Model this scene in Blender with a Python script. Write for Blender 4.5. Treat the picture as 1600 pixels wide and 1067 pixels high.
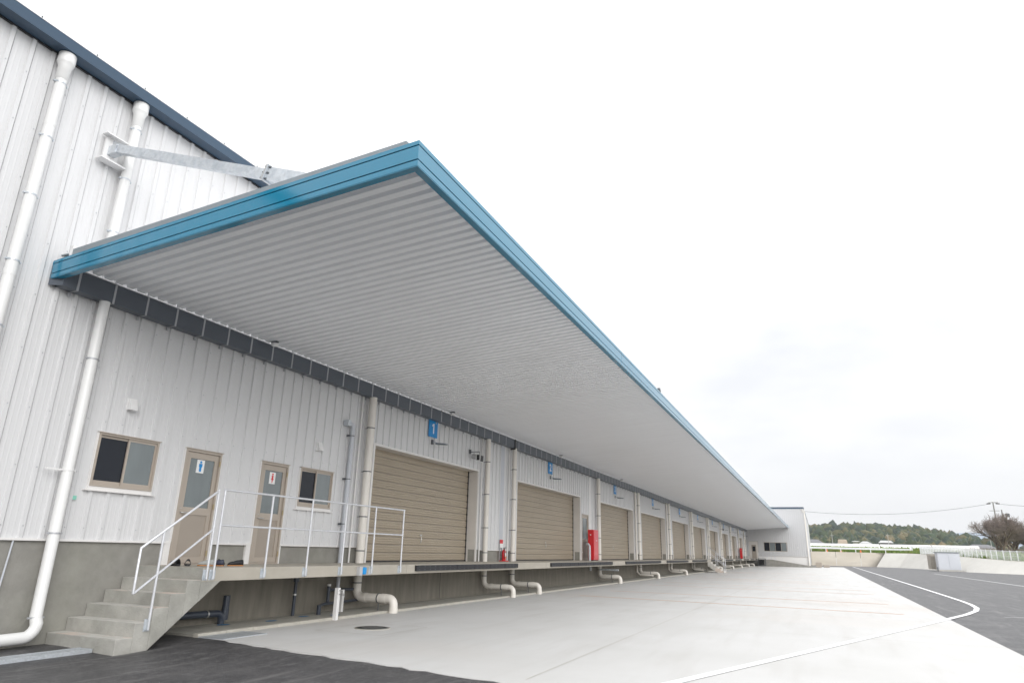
import bpy, math, random
import numpy as np
from mathutils import Vector, Matrix, noise
R = math.radians
rnd = random.Random(7)
sc = bpy.context.scene
for o in list(bpy.data.objects): bpy.data.objects.remove(o)
C = bpy.data.collections.new('place'); sc.collection.children.link(C)

# ------------------------------------------------------------------ camera
cd = bpy.data.cameras.new('camera'); cam = bpy.data.objects.new('camera', cd); C.objects.link(cam)
cd.sensor_width = 36; cd.lens = 36*1039.26/1600; cd.clip_end = 9000; cd.clip_start = 0.05
CAMLOC = (10.4, 0.0, 1.446)
rr = (0.91548, 0.40169, 0.02332); uu = (0.09983, -0.2829, 0.95394); ff = (-0.38979, 0.87098, 0.29909)
cam.matrix_world = Matrix(((rr[0], uu[0], -ff[0], CAMLOC[0]), (rr[1], uu[1], -ff[1], CAMLOC[1]), (rr[2], uu[2], -ff[2], CAMLOC[2]), (0, 0, 0, 1)))
sc.camera = cam

# ------------------------------------------------------------------ sky and sun
SUN_EL, SUN_AZ = R(24), R(128)          # azimuth measured clockwise from +y
w = bpy.data.worlds.new('World'); sc.world = w; w.use_nodes = True
nt = w.node_tree; nt.nodes.clear()
def N(t, **k):
    n = nt.nodes.new(t)
    for a, b in k.items(): setattr(n, a, b)
    return n
out = N('ShaderNodeOutputWorld'); bg = N('ShaderNodeBackground')
sky = N('ShaderNodeTexSky', sky_type='NISHITA', sun_disc=False, sun_elevation=SUN_EL, sun_rotation=SUN_AZ)
skys = N('ShaderNodeVectorMath', operation='SCALE'); skys.inputs['Scale'].default_value = 0.10
tc = N('ShaderNodeTexCoord'); sep = N('ShaderNodeSeparateXYZ')
nt.links.new(tc.outputs['Generated'], sep.inputs[0])
# cloud deck: direction projected on a flat layer, so that clouds flatten towards the horizon
zc = N('ShaderNodeMath', operation='MAXIMUM'); zc.inputs[1].default_value = 0.0
nt.links.new(sep.outputs['Z'], zc.inputs[0])
za = N('ShaderNodeMath', operation='ADD'); za.inputs[1].default_value = 0.22; nt.links.new(zc.outputs[0], za.inputs[0])
dv = N('ShaderNodeVectorMath', operation='DIVIDE'); cmb = N('ShaderNodeCombineXYZ')
for i in range(3): nt.links.new(za.outputs[0], cmb.inputs[i])
nt.links.new(tc.outputs['Generated'], dv.inputs[0]); nt.links.new(cmb.outputs[0], dv.inputs[1])
nz = N('ShaderNodeTexNoise'); nz.inputs['Scale'].default_value = 1.3; nz.inputs['Detail'].default_value = 5; nz.inputs['Roughness'].default_value = .52
nt.links.new(dv.outputs[0], nz.inputs['Vector'])
cr = N('ShaderNodeValToRGB'); cr.color_ramp.elements[0].position = .34; cr.color_ramp.elements[1].position = .56
cr.color_ramp.elements[0].color = (.76, .775, .81, 1); cr.color_ramp.elements[1].color = (1.0, 1.0, 1.0, 1)
nt.links.new(nz.outputs['Fac'], cr.inputs['Fac'])
# overcast sky is brighter overhead than at the horizon
gr = N('ShaderNodeMapRange'); gr.inputs['From Max'].default_value = 1.0; gr.inputs['To Min'].default_value = 0.75; gr.inputs['To Max'].default_value = 2.0
z2 = N('ShaderNodeMath', operation='POWER'); z2.inputs[1].default_value = 1.9; nt.links.new(zc.outputs[0], z2.inputs[0]); nt.links.new(z2.outputs[0], gr.inputs['Value'])
zf = N('ShaderNodeMath', operation='MULTIPLY', use_clamp=True); zf.inputs[1].default_value = 3.2; nt.links.new(zc.outputs[0], zf.inputs[0])
mc = N('ShaderNodeMixRGB'); mc.inputs[1].default_value = (.955, .965, .985, 1); nt.links.new(zf.outputs[0], mc.inputs[0]); nt.links.new(cr.outputs[0], mc.inputs[2])
cl = N('ShaderNodeVectorMath', operation='MULTIPLY'); nt.links.new(mc.outputs[0], cl.inputs[0])
cb = N('ShaderNodeCombineXYZ')
for i in range(3): nt.links.new(gr.outputs[0], cb.inputs[i])
nt.links.new(cb.outputs[0], cl.inputs[1])
nt.links.new(sky.outputs[0], skys.inputs[0])
mx = N('ShaderNodeMixRGB'); mx.inputs['Fac'].default_value = .95
nt.links.new(skys.outputs[0], mx.inputs[1]); nt.links.new(cl.outputs[0], mx.inputs[2])
nt.links.new(mx.outputs[0], bg.inputs['Color']); bg.inputs['Strength'].default_value = 1.0
nt.links.new(bg.outputs[0], out.inputs[0])
sl = bpy.data.lights.new('sun', 'SUN'); sl.energy = 1.5; sl.angle = R(40); sl.color = (1, .99, .975)
sun = bpy.data.objects.new('sun', sl); C.objects.link(sun); sun.location = (30, -10, 40)
sd = Vector((math.sin(SUN_AZ)*math.cos(SUN_EL), math.cos(SUN_AZ)*math.cos(SUN_EL), math.sin(SUN_EL)))
sun.rotation_euler = sd.to_track_quat('Z', 'Y').to_euler()
vs = sc.view_settings; vs.view_transform = 'Standard'; vs.look = 'None'; vs.exposure = 0.54; vs.gamma = 1; vs.use_curve_mapping = False
sc.cycles.max_bounces = 8; sc.cycles.diffuse_bounces = 5

# ------------------------------------------------------------------ materials
def mat(name, col, rough=.6, metal=0, spec=.5, var=.08, scale=3.0, bump=0, bscale=40, stretch=None, coat=0, coatr=.1, col2=None, fac2=None, s2=.6, ior=None, coatior=None):
    m = bpy.data.materials.new(name); m.use_nodes = True; t = m.node_tree; b = t.nodes['Principled BSDF']
    b.inputs['Roughness'].default_value = rough; b.inputs['Metallic'].default_value = metal; b.inputs['Specular IOR Level'].default_value = spec
    b.inputs['Coat Weight'].default_value = coat; b.inputs['Coat Roughness'].default_value = coatr
    if ior: b.inputs['IOR'].default_value = ior
    if coatior: b.inputs['Coat IOR'].default_value = coatior
    tcn = t.nodes.new('ShaderNodeNewGeometry'); mp = t.nodes.new('ShaderNodeMapping')
    t.links.new(tcn.outputs['Position'], mp.inputs['Vector'])
    if stretch: mp.inputs['Scale'].default_value = stretch
    n = t.nodes.new('ShaderNodeTexNoise'); n.inputs['Scale'].default_value = scale; n.inputs['Detail'].default_value = 6; n.inputs['Roughness'].default_value = .6
    t.links.new(mp.outputs[0], n.inputs['Vector'])
    rp = t.nodes.new('ShaderNodeMapRange'); rp.inputs['From Min'].default_value = .3; rp.inputs['From Max'].default_value = .7
    rp.inputs['To Min'].default_value = 1-var; rp.inputs['To Max'].default_value = 1+var
    t.links.new(n.outputs['Fac'], rp.inputs['Value'])
    sc_ = t.nodes.new('ShaderNodeVectorMath'); sc_.operation = 'SCALE'; sc_.inputs[0].default_value = col[:3]
    if col2:
        n2 = t.nodes.new('ShaderNodeTexNoise'); n2.inputs['Scale'].default_value = s2; n2.inputs['Detail'].default_value = 4; n2.inputs['Roughness'].default_value = .55
        t.links.new(mp.outputs[0], n2.inputs['Vector'])
        r2 = t.nodes.new('ShaderNodeMapRange'); lo, hi = fac2 or (.45, .65)
        r2.inputs['From Min'].default_value = lo; r2.inputs['From Max'].default_value = hi
        t.links.new(n2.outputs['Fac'], r2.inputs['Value'])
        mm = t.nodes.new('ShaderNodeMixRGB'); mm.inputs[1].default_value = (*col, 1); mm.inputs[2].default_value = (*col2, 1)
        t.links.new(r2.outputs[0], mm.inputs[0]); t.links.new(mm.outputs[0], sc_.inputs[0])
    t.links.new(rp.outputs[0], sc_.inputs['Scale']); t.links.new(sc_.outputs[0], b.inputs['Base Color'])
    if bump:
        nb = t.nodes.new('ShaderNodeTexNoise'); nb.inputs['Scale'].default_value = bscale; nb.inputs['Detail'].default_value = 4
        t.links.new(mp.outputs[0], nb.inputs['Vector'])
        bp = t.nodes.new('ShaderNodeBump'); bp.inputs['Strength'].default_value = bump; bp.inputs['Distance'].default_value = .02
        t.links.new(nb.outputs['Fac'], bp.inputs['Height']); t.links.new(bp.outputs[0], b.inputs['Normal'])
    return m
M = dict(
 clad=mat('white_cladding', (.635, .635, .64), .38, var=.018, scale=1.2, stretch=(3, 3, .35), coat=.15, coatr=.3),
 plinth=mat('plinth_concrete', (.255, .247, .225), .85, var=.16, scale=2.2, bump=.25, bscale=25, col2=(.26, .255, .225), s2=.9),
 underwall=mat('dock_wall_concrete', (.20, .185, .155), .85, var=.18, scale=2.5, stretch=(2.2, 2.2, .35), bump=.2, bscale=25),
 deck=mat('deck_concrete', (.40, .37, .315), .85, var=.07, scale=1.6, bump=.15, bscale=60, col2=(.41, .38, .33), s2=.8),
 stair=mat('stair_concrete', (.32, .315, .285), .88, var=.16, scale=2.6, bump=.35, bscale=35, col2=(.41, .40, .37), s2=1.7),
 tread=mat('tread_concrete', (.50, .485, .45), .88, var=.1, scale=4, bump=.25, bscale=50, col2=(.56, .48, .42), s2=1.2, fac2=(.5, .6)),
 kerb=mat('kerb_concrete', (.42, .40, .35), .88, var=.1, scale=5, bump=.3),
 footing=mat('footing_concrete', (.33, .32, .285), .9, var=.12, scale=2.5, bump=.3),
 white=mat('white_paint', (.74, .735, .73), .4, var=.02),
 trim=mat('white_trim', (.74, .725, .71), .4, var=.02),
 jamb=mat('jamb_paint', (.63, .60, .565), .45, var=.03),
 pvc=mat('cream_pipe', (.73, .695, .64), .35, var=.03, scale=2, stretch=(1, 1, .3), spec=.5),
 pvcw=mat('white_pipe', (.72, .72, .71), .35, var=.02),
 shutter=mat('beige_shutter', (.36, .305, .232), .42, var=.06, scale=1.5, stretch=(.3, .3, 3)),
 taupe=mat('taupe_aluminium', (.42, .365, .31), .4, metal=.15, var=.02),
 taupe2=mat('taupe_panel', (.34, .295, .25), .5, var=.03),
 black=mat('black_rubber', (.022, .022, .026), .6, var=.2, scale=12, bump=.2),
 blackm=mat('black_paint', (.02, .02, .022), .4),
 gutter=mat('slate_gutter', (.092, .106, .128), .38, var=.05, scale=2),
 strap=mat('zinc_strap', (.42, .43, .45), .45, metal=.3, var=.06),
 teal=mat('teal_fascia', (.004, .185, .31), .4, spec=.05, var=.02, coat=1, coatr=.10, coatior=1.66),
 groove_shade=mat('fascia_groove_shade', (.004, .03, .05), .9, spec=.1),  # backing painted near black, puts the shade of the grooves into the colour
 navy=mat('navy_eave', (.036, .07, .115), .35, var=.04),
 deckroof=mat('galvanised_roof_sheet', (.84, .85, .87), .33, metal=.0, var=.03, scale=1.2, stretch=(.4, 3, 1)),
 cap=mat('grey_flashing', (.24, .27, .29), .5, metal=.2, var=.08),
 galv=mat('galvanised_steel', (.58, .61, .64), .34, metal=.45, var=.12, scale=14, col2=(.48, .52, .56), s2=9),
 rail=mat('galvanised_rail', (.66, .67, .70), .32, metal=.35, var=.08, scale=12),
 pipegrey=mat('grey_conduit', (.50, .52, .56), .35, var=.03),
 pvcdark=mat('dark_pvc', (.045, .055, .075), .32, var=.05),
 glassdark=mat('dark_glass', (.012, .015, .022), .08, spec=.3, var=.02),
 glassfrost=mat('frosted_glass', (.15, .175, .18), .22, spec=.6, var=.1, scale=1.4, stretch=(1, 2.5, .6), coat=.5, coatr=.05),
 blue=mat('blue_sign', (.0, .24, .60), .35, var=.01),
 signwhite=mat('sign_white', (.80, .80, .80), .4, var=.01),
 red=mat('red_paint', (.62, .012, .02), .28, coat=.6, coatr=.1, var=.02),
 redp=mat('red_print', (.65, .03, .04), .5),
 steel=mat('brushed_steel', (.55, .55, .54), .3, metal=.8),
 steeld=mat('dark_steel', (.10, .11, .12), .45, metal=.3, var=.1),
 iron=mat('cast_iron', (.17, .17, .165), .6, var=.3, scale=30, bump=.4, bscale=90),
 grate=mat('galvanised_grate', (.52, .55, .58), .4, metal=.4, var=.15, scale=40),
 gold=mat('brass', (.4, .33, .2), .5, metal=.3),
 orange=mat('orange_plastic', (.75, .16, .03), .45),
 paint=mat('road_paint', (.80, .80, .80), .6, var=.06, scale=9),
 opaint=mat('faded_orange_paint', (.66, .34, .18), .7, var=.12, scale=6),
 shoeblk=mat('black_shoe', (.012, .013, .016), .5, var=.2, scale=30),
 shoegry=mat('grey_canvas', (.36, .37, .36), .8, var=.1, scale=60),
 sole=mat('orange_sole', (.45, .19, .06), .6), solew=mat('white_tag', (.7, .7, .74), .5),
 shoenvy=mat('navy_shoe', (.03, .035, .06), .5),
 retw=mat('retaining_concrete', (.62, .57, .49), .9, var=.1, scale=.5, col2=(.54, .49, .41), s2=.25, stretch=(1, 1, 3)),
 slope=mat('slope_concrete', (.53, .515, .48), .9, var=.05, scale=.5, bump=.2, bscale=3),
 field=mat('field_grass', (.16, .20, .05), .95, var=.3, scale=.6, col2=(.28, .24, .12), s2=.15, bump=.5, bscale=2),
 grass=mat('bank_grass', (.13, .22, .04), .9, var=.35, scale=1.5, col2=(.22, .24, .07), s2=.4),
 green_h=mat('greenhouse_film', (.72, .71, .69), .35, var=.05, scale=.4),
 tile=mat('grey_roof_tile', (.16, .16, .17), .7, var=.1), wallh=mat('house_wall', (.55, .52, .48), .9), darkwood=mat('dark_wood', (.05, .035, .03), .8),
 tanroof=mat('tan_roof', (.33, .27, .21), .8, var=.12, scale=1), rooflight=mat('pale_roof', (.42, .42, .42), .5),
 pole=mat('pole_concrete', (.20, .195, .19), .8), wire=mat('cable', (.06, .06, .07), .6),
 bark=mat('bare_bark', (.13, .10, .08), .9, var=.3, scale=3), twig=mat('twigs', (.24, .195, .175), .9, var=.3, scale=1),
 cabinet=mat('cabinet_paint', (.62, .64, .68), .45, var=.03, scale=.6), cabbeige=mat('cabinet_beige', (.46, .42, .36), .6, var=.1),
 mount=mat('far_mountain', (.20, .28, .38), 1, var=.05, scale=.01),  # blue haze of distance put into the colour, besides the air volume
 fencem=mat('fence_white', (.72, .73, .74), .45),
 tagg=mat('green_sticker', (.25, .60, .48), .5), bluebox=mat('blue_cover', (.0, .25, .62), .35), boxgrey=mat('grey_box', (.45, .45, .46), .5),
 bluemark=mat('blue_chalk', (.06, .17, .32), .8, var=.3, scale=20),
 drum=mat('interior_dark', (.03, .03, .03), .9),
)

# asphalt: dark binder, pale dust and drag marks
def asphalt():
    m = bpy.data.materials.new('asphalt'); m.use_nodes = True; t = m.node_tree; b = t.nodes['Principled BSDF']; L = t.links.new
    g = t.nodes.new('ShaderNodeNewGeometry')
    def noi(s, d, st=None, rot=None):
        mp = t.nodes.new('ShaderNodeMapping'); L(g.outputs['Position'], mp.inputs[0])
        if st: mp.inputs['Scale'].default_value = st
        if rot: mp.inputs['Rotation'].default_value = rot
        n = t.nodes.new('ShaderNodeTexNoise'); n.inputs['Scale'].default_value = s; n.inputs['Detail'].default_value = d; n.inputs['Roughness'].default_value = .65
        L(mp.outputs[0], n.inputs[0]); return n.outputs['Fac']
    def rng(x, a, c, lo=0, hi=1):
        r = t.nodes.new('ShaderNodeMapRange'); r.inputs[1].default_value = a; r.inputs[2].default_value = c; r.inputs[3].default_value = lo; r.inputs[4].default_value = hi; L(x, r.inputs[0]); return r.outputs[0]
    def mix(f, a, c):
        x = t.nodes.new('ShaderNodeMixRGB'); L(f, x.inputs[0])
        for k, v in ((1, a), (2, c)):
            if isinstance(v, tuple): x.inputs[k].default_value = (*v, 1)
            else: L(v, x.inputs[k])
        return x.outputs[0]
    c = mix(rng(noi(120, 3), .4, .68), (.022, .022, .025), (.08, .079, .082))
    c = mix(rng(noi(1.1, 7), .44, .66, 0, .6), c, (.11, .108, .108))
    c = mix(rng(noi(5, 5, (1.6, .5, 1), (0, 0, R(40))), .55, .66, 0, .6), c, (.16, .157, .155))
    c = mix(rng(noi(1.0, 6, (3.5, .28, 1), (0, 0, R(62))), .54, .66, 0, .6), c, (.18, .175, .17))
    c = mix(rng(noi(14, 4), .50, .66, 0, .55), c, (.12, .118, .118))
    c = mix(rng(noi(22, 3), .58, .68, 0, .6), c, (.02, .02, .022))
    v = t.nodes.new('ShaderNodeTexVoronoi'); v.inputs['Scale'].default_value = 5.5; L(g.outputs['Position'], v.inputs[0])
    c = mix(rng(v.outputs['Distance'], .035, .02), c, (.33, .30, .25))
    L(c, b.inputs['Base Color']); b.inputs['Roughness'].default_value = .5; b.inputs['Specular IOR Level'].default_value = .6
    bp = t.nodes.new('ShaderNodeBump'); bp.inputs['Strength'].default_value = .7; bp.inputs['Distance'].default_value = .01
    L(noi(90, 4), bp.inputs['Height']); L(bp.outputs[0], b.inputs['Normal'])
    return m
M['asphalt'] = asphalt()
def apron():
    m = bpy.data.materials.new('apron_concrete'); m.use_nodes = True; t = m.node_tree; b = t.nodes['Principled BSDF']; L = t.links.new
    g = t.nodes.new('ShaderNodeNewGeometry')
    def noi(s, d, st=None, rot=None, ro=.6):
        mp = t.nodes.new('ShaderNodeMapping'); L(g.outputs['Position'], mp.inputs[0])
        if st: mp.inputs['Scale'].default_value = st
        if rot: mp.inputs['Rotation'].default_value = rot
        n = t.nodes.new('ShaderNodeTexNoise'); n.inputs['Scale'].default_value = s; n.inputs['Detail'].default_value = d; n.inputs['Roughness'].default_value = ro
        L(mp.outputs[0], n.inputs[0]); return n.outputs['Fac']
    def rng(x, a, c, lo=0, hi=1):
        r = t.nodes.new('ShaderNodeMapRange'); r.inputs[1].default_value = a; r.inputs[2].default_value = c; r.inputs[3].default_value = lo; r.inputs[4].default_value = hi; L(x, r.inputs[0]); return r.outputs[0]
    def mix(f, a, c):
        x = t.nodes.new('ShaderNodeMixRGB'); L(f, x.inputs[0])
        for k, v in ((1, a), (2, c)):
            if isinstance(v, tuple): x.inputs[k].default_value = (*v, 1)
            else: L(v, x.inputs[k])
        return x.outputs[0]
    c = mix(rng(noi(.5, 6), .35, .68), (.56, .555, .545), (.515, .51, .495))
    c = mix(rng(noi(.8, 5, (2.6, .3, 1), (0, 0, R(70))), .50, .70, 0, .38), c, (.44, .425, .40))
    c = mix(rng(noi(.12, 3), .52, .68, 0, .3), c, (.53, .46, .40))
    c = mix(rng(noi(26, 3, ro=.7), .62, .72, 0, .5), c, (.42, .40, .37))
    L(c, b.inputs['Base Color']); b.inputs['Roughness'].default_value = .72; b.inputs['Specular IOR Level'].default_value = .35
    bp = t.nodes.new('ShaderNodeBump'); bp.inputs['Strength'].default_value = .25; bp.inputs['Distance'].default_value = .008
    L(noi(45, 5), bp.inputs['Height']); L(bp.outputs[0], b.inputs['Normal'])
    return m
M['apron'] = apron()
def forest_mat():
    m = bpy.data.materials.new('forest_leaves'); m.use_nodes = True; t = m.node_tree; b = t.nodes['Principled BSDF']; L = t.links.new
    a = t.nodes.new('ShaderNodeAttribute'); a.attribute_name = 'kind_of_tree'
    r = t.nodes.new('ShaderNodeValToRGB'); e = r.color_ramp.elements
    e[0].position = 0; e[0].color = (.026, .042, .032, 1); e[1].position = 1; e[1].color = (.17, .13, .075, 1)
    for p, c in ((.3, (.035, .06, .028)), (.55, (.070, .078, .034)), (.75, (.115, .10, .045)), (.88, (.15, .12, .06))):
        x = e.new(p); x.color = (*c, 1)
    L(a.outputs['Fac'], r.inputs[0]); L(r.outputs[0], b.inputs['Base Color']); b.inputs['Roughness'].default_value = .9
    return m
M['forest'] = forest_mat()

# ------------------------------------------------------------------ building blocks
ORIG = {}
class MB:
    def __init__(s): s.v = []; s.f = []; s.sm = []; s.mi = []; s.cur = 0
    def add(s, vs, fs, smooth=False):
        k = len(s.v); s.v += [tuple(v) for v in vs]
        for f in fs: s.f.append(tuple(i+k for i in f)); s.sm.append(smooth); s.mi.append(s.cur)
        return s
    def box(s, x0, x1, y0, y1, z0, z1):
        v = [(x0, y0, z0), (x1, y0, z0), (x1, y1, z0), (x0, y1, z0), (x0, y0, z1), (x1, y0, z1), (x1, y1, z1), (x0, y1, z1)]
        return s.add(v, [(0, 3, 2, 1), (4, 5, 6, 7), (0, 1, 5, 4), (1, 2, 6, 5), (2, 3, 7, 6), (3, 0, 4, 7)])
    def hexa(s, a):   # 8 points, same order as box
        return s.add(a, [(0, 3, 2, 1), (4, 5, 6, 7), (0, 1, 5, 4), (1, 2, 6, 5), (2, 3, 7, 6), (3, 0, 4, 7)])
    def prism(s, poly, axis, a, b):   # poly: 2D points of the two other axes in order
        def P(p, t): return {'x': (t, p[0], p[1]), 'y': (p[0], t, p[1]), 'z': (p[0], p[1], t)}[axis]
        n = len(poly); v = [P(p, a) for p in poly]+[P(p, b) for p in poly]
        return s.add(v, [tuple(range(n-1, -1, -1)), tuple(range(n, 2*n))]+[(i, (i+1) % n, n+(i+1) % n, n+i) for i in range(n)])
    def tube(s, pts, r, n=12, caps=True, smooth=True):
        pts = [Vector(p) for p in pts]; rs = r if isinstance(r, (list, tuple)) else [r]*len(pts)
        rings = []; prev = None
        for i, p in enumerate(pts):
            d = (pts[min(i+1, len(pts)-1)]-pts[max(i-1, 0)]).normalized()
            if prev is None: a = d.orthogonal().normalized()
            else:
                a = prev-d*prev.dot(d); a = a.normalized() if a.length > 1e-6 else d.orthogonal().normalized()
            prev = a; b = d.cross(a)
            rings.append([p+(a*math.cos(2*math.pi*j/n)+b*math.sin(2*math.pi*j/n))*rs[i] for j in range(n)])
        v = [q for g in rings for q in g]; m = len(pts)
        s.add(v, [(i*n+j, i*n+(j+1) % n, (i+1)*n+(j+1) % n, (i+1)*n+j) for i in range(m-1) for j in range(n)], smooth)
        if caps:
            s.add(rings[0], [tuple(range(n-1, -1, -1))]); s.add(rings[-1], [tuple(range(n))])
        return s
    def lathe(s, prof, c, n=20):     # prof (r,z) about a vertical axis at c
        return s.tube([(c[0], c[1], c[2]+z) for r_, z in prof], [max(r_, 1e-4) for r_, z in prof], n)
    def sphere(s, c, r, n=10, m=6, sc_=(1, 1, 1)):
        v = []; f = []
        for i in range(m+1):
            t = math.pi*i/m
            for j in range(n):
                a = 2*math.pi*j/n; v.append((c[0]+r*sc_[0]*math.sin(t)*math.cos(a), c[1]+r*sc_[1]*math.sin(t)*math.sin(a), c[2]+r*sc_[2]*math.cos(t)))
        for i in range(m):
            for j in range(n): f.append((i*n+j, (i+1)*n+j, (i+1)*n+(j+1) % n, i*n+(j+1) % n))
        return s.add(v, f, True)
    def build(s, name, m, parent=None, bevel=0, kind=None, label=None):
        o0 = ORIG.get(parent.name, (0, 0, 0)) if parent else (0, 0, 0)
        me = bpy.data.meshes.new(name)
        v = np.array(s.v, float)-np.array(o0) if s.v else []
        me.from_pydata([tuple(p) for p in v], [], s.f)
        for q in (m if isinstance(m, (list, tuple)) else [m]): me.materials.append(M[q])
        me.polygons.foreach_set('use_smooth', s.sm); me.polygons.foreach_set('material_index', s.mi); me.update()
        o = bpy.data.objects.new(name, me); C.objects.link(o)
        if parent: o.parent = parent; ORIG[o.name] = o0
        if bevel:
            b = o.modifiers.new('bevel', 'BEVEL'); b.width = bevel; b.segments = 2; b.limit_method = 'ANGLE'
        if kind: o['kind'] = kind
        if label: o['label'] = label
        return o
def thing(name, label, cat, loc=(0, 0, 0), group=None):
    o = bpy.data.objects.new(name, None); C.objects.link(o); o.location = loc; ORIG[o.name] = tuple(loc)
    o.empty_display_size = .2
    o['label'] = label; o['category'] = cat
    if group: o['group'] = group
    return o
def tag(o, label, cat, group=None):
    o['label'] = label; o['category'] = cat
    if group: o['group'] = group
    return o
KIDS = {}
def kids(o): return [c for c in C.objects if c.parent == o]
def dup(o, loc=None, label=None, parent=None, offset=None):
    c = o.copy(); C.objects.link(c)
    if parent: c.parent = parent
    if loc is not None: c.location = loc; ORIG[c.name] = tuple(loc)
    if label: c['label'] = label
    for k in kids(o): dup(k, parent=c)
    return c
def struct(name, mb, m, **k): return mb.build(name, m, kind='structure', **k)
def elbow(p, d0, d1, r, n=6):      # points of a quarter bend at corner p, from direction d0 to d1
    p, d0, d1 = Vector(p), Vector(d0), Vector(d1)
    a = p-d0*r; c = a+d1*r; return [c-d1*r*math.cos(t)+d0*r*math.sin(t) for t in [math.pi/2*i/n for i in range(n+1)]]

# ------------------------------------------------------------------ ground
def zasph(x, y):
    k = max(0, min(1, (x-.4)/1.0))*max(0, min(1, (8.3-y)/1.2))*max(0, min(1, (6-x)/3))
    return -.05*k
g = MB(); xs = [-300, -40, -4, 0, .4, .8, 1.2, 1.6, 2.2, 3, 4, 5, 6, 8, 11, 16, 24, 34, 60, 120, 400]; ys = [-200, -40, -10, -2, 2, 4, 5, 6, 6.6, 7.1, 7.5, 8, 8.6, 9.5, 12, 20, 60, 160]
for y in ys:
    for x in xs: g.v.append((x, y, -.006+zasph(x, y)))
nx = len(xs)
g.add([], [])
for j in range(len(ys)-1):
    for i in range(nx-1): g.f.append((j*nx+i, j*nx+i+1, (j+1)*nx+i+1, (j+1)*nx+i)); g.sm.append(True); g.mi.append(0)
struct('asphalt_road', g, 'asphalt')
# concrete apron with a slightly ragged near edge
ap = MB(); near = []
for i in range(61):
    x = 1.15+i/60*(13.25-1.15); y = 8.56-(x-1.69)*.168+(rnd.uniform(-.045, .045) if i not in (0, 60) else 0)
    if x < 1.9: y += .12*(1.9-x)
    near.append((x, y))
poly = near+[(13.3, 14.3), (13.75, 80), (14.07, 131), (1.15, 131)]
ap.add([(x, y, .0) for x, y in poly]+[(x, y, -.08) for x, y in poly], [tuple(range(len(poly)))]+[(i, i+len(poly), (i+1) % len(poly)+len(poly), (i+1) % len(poly)) for i in range(len(poly))])
struct('concrete_apron', ap, 'apron')
def stripe(pts, wd, z, name, m):
    b = MB(); n = len(pts); P = [Vector((*p, z)) for p in pts]; v = []
    for i, p in enumerate(P):
        d = (P[min(i+1, n-1)]-P[max(i-1, 0)]).normalized(); q = Vector((-d.y, d.x, 0))*wd/2
        v += [p+q, p-q]
    b.add(v, [(2*i, 2*i+1, 2*i+3, 2*i+2) for i in range(n-1)])
    o = struct(name, b, m)
    if o.data.polygons[0].normal.z < 0: o.data.flip_normals()
    return o
arc = [(8.0, 6.6), (8.55, 8.35), (13.05, 20.9), (14.1, 23.9), (14.65, 25.8), (14.95, 27.4), (15.12, 29.3), (15.2, 31.5), (15.25, 35), (15.35, 45), (15.6, 80), (16.0, 146)]
stripe(arc, .15, .008, 'white_line', 'paint')
stripe([(22.3, 54), (22.4, 94)], .13, .004, 'white_line', 'paint')
stripe([(31, 70), (33.5, 96)], .1, .004, 'white_line', 'paint')
stripe([(14.9, 23.5), (16.6, 24.8), (20.5, 26.8)], .03, .004, 'chalk_line', 'paint')
for y in (23.6, 27.5, 34.2, 38.0, 44.5, 48.3, 54.8, 58.6, 65, 69):
    stripe([(2.65, y), (12.4 if y < 40 else 11, y-.7*(y < 25)-.3)], .09, .004, 'orange_bay_line', 'opaint')
# manhole and its square concrete surround
jt = MB()
for a, b_, c, d in ((2.0, 3.4, 10.42, 10.435), (2.0, 3.4, 12.0, 12.015), *[(1.17, 13.2 if q < 13 else 13.4, q, q+.012) for q in (15.3, 20.4, 25.5, 30.6, 40.8, 51.0, 61.2)], (7.1, 7.112, 8.0, 117), (2.0, 2.015, 10.435, 12.0), (3.385, 3.4, 10.435, 12.0)): jt.add([(a, c, .003), (b_, c, .003), (b_, d, .003), (a, d, .003)], [(0, 1, 2, 3)])
struct('slab_joint', jt, 'kerb')
mh = thing('manhole_cover', 'round dark cast iron manhole cover set in the pale concrete apron', 'manhole cover', (2.65, 11.27, .0))
MB().lathe([(.33, -.01), (.33, .008), (.30, .008), (.30, .004)], (2.65, 11.27, 0), 32).build('ring', 'kerb', mh)
b = MB().lathe([(.285, -.005), (.285, .012), (.25, .012), (.25, .009)], (2.65, 11.27, 0), 32)
for i in range(-4, 5):
    for j in range(-4, 5):
        if i*i+j*j < 17: b.box(2.65+i*.055-.016, 2.65+i*.055+.016, 11.27+j*.055-.016, 11.27+j*.055+.016, .008, .014)
b.build('lid', 'iron', mh)
for px, py in ((.35, 9.9), (.55, 10.9), (.45, 11.95), (.75, 12.6)):
    b = MB(); b.add([(px+.09*math.cos(a*.7), py+.14*math.sin(a*.7), .034) for a in range(9)], [tuple(range(9))]); struct('chalk_mark', b, 'bluemark')

# ------------------------------------------------------------------ openings of the front wall
SH = [(14.55, 20.62), (24.0, 31.75), (35.0, 42.4), (44.5, 52.3), (55.0, 62.6), (65.1, 72.4), (75.4, 82.4), (85.5, 92.4), (95.2, 102.3), (105.2, 110.8), (113.4, 116.4)]
SHT = 3.99; DK = 1.066; PL = 1.446; EV = 8.88
DOORS = [(8.75, 9.58, 3.09), (10.64, 11.44, 3.09), (32.0, 33.05, 3.2)]
WINS = [(7.06, 8.17, 2.26, 3.10), (11.83, 12.95, 2.26, 3.10)]
OPEN = [(a, b_, DK, SHT) for a, b_ in SH]+[(a, b_, DK, t) for a, b_, t in DOORS]+list(WINS)
REC = .35
wh = thing('warehouse', 'long white ribbed metal warehouse with navy eave and eleven beige roller shutters', 'warehouse', (0, 60, 0))
PITCH = .30; RIB0 = .12      # a rib starts this far into each panel
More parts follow.
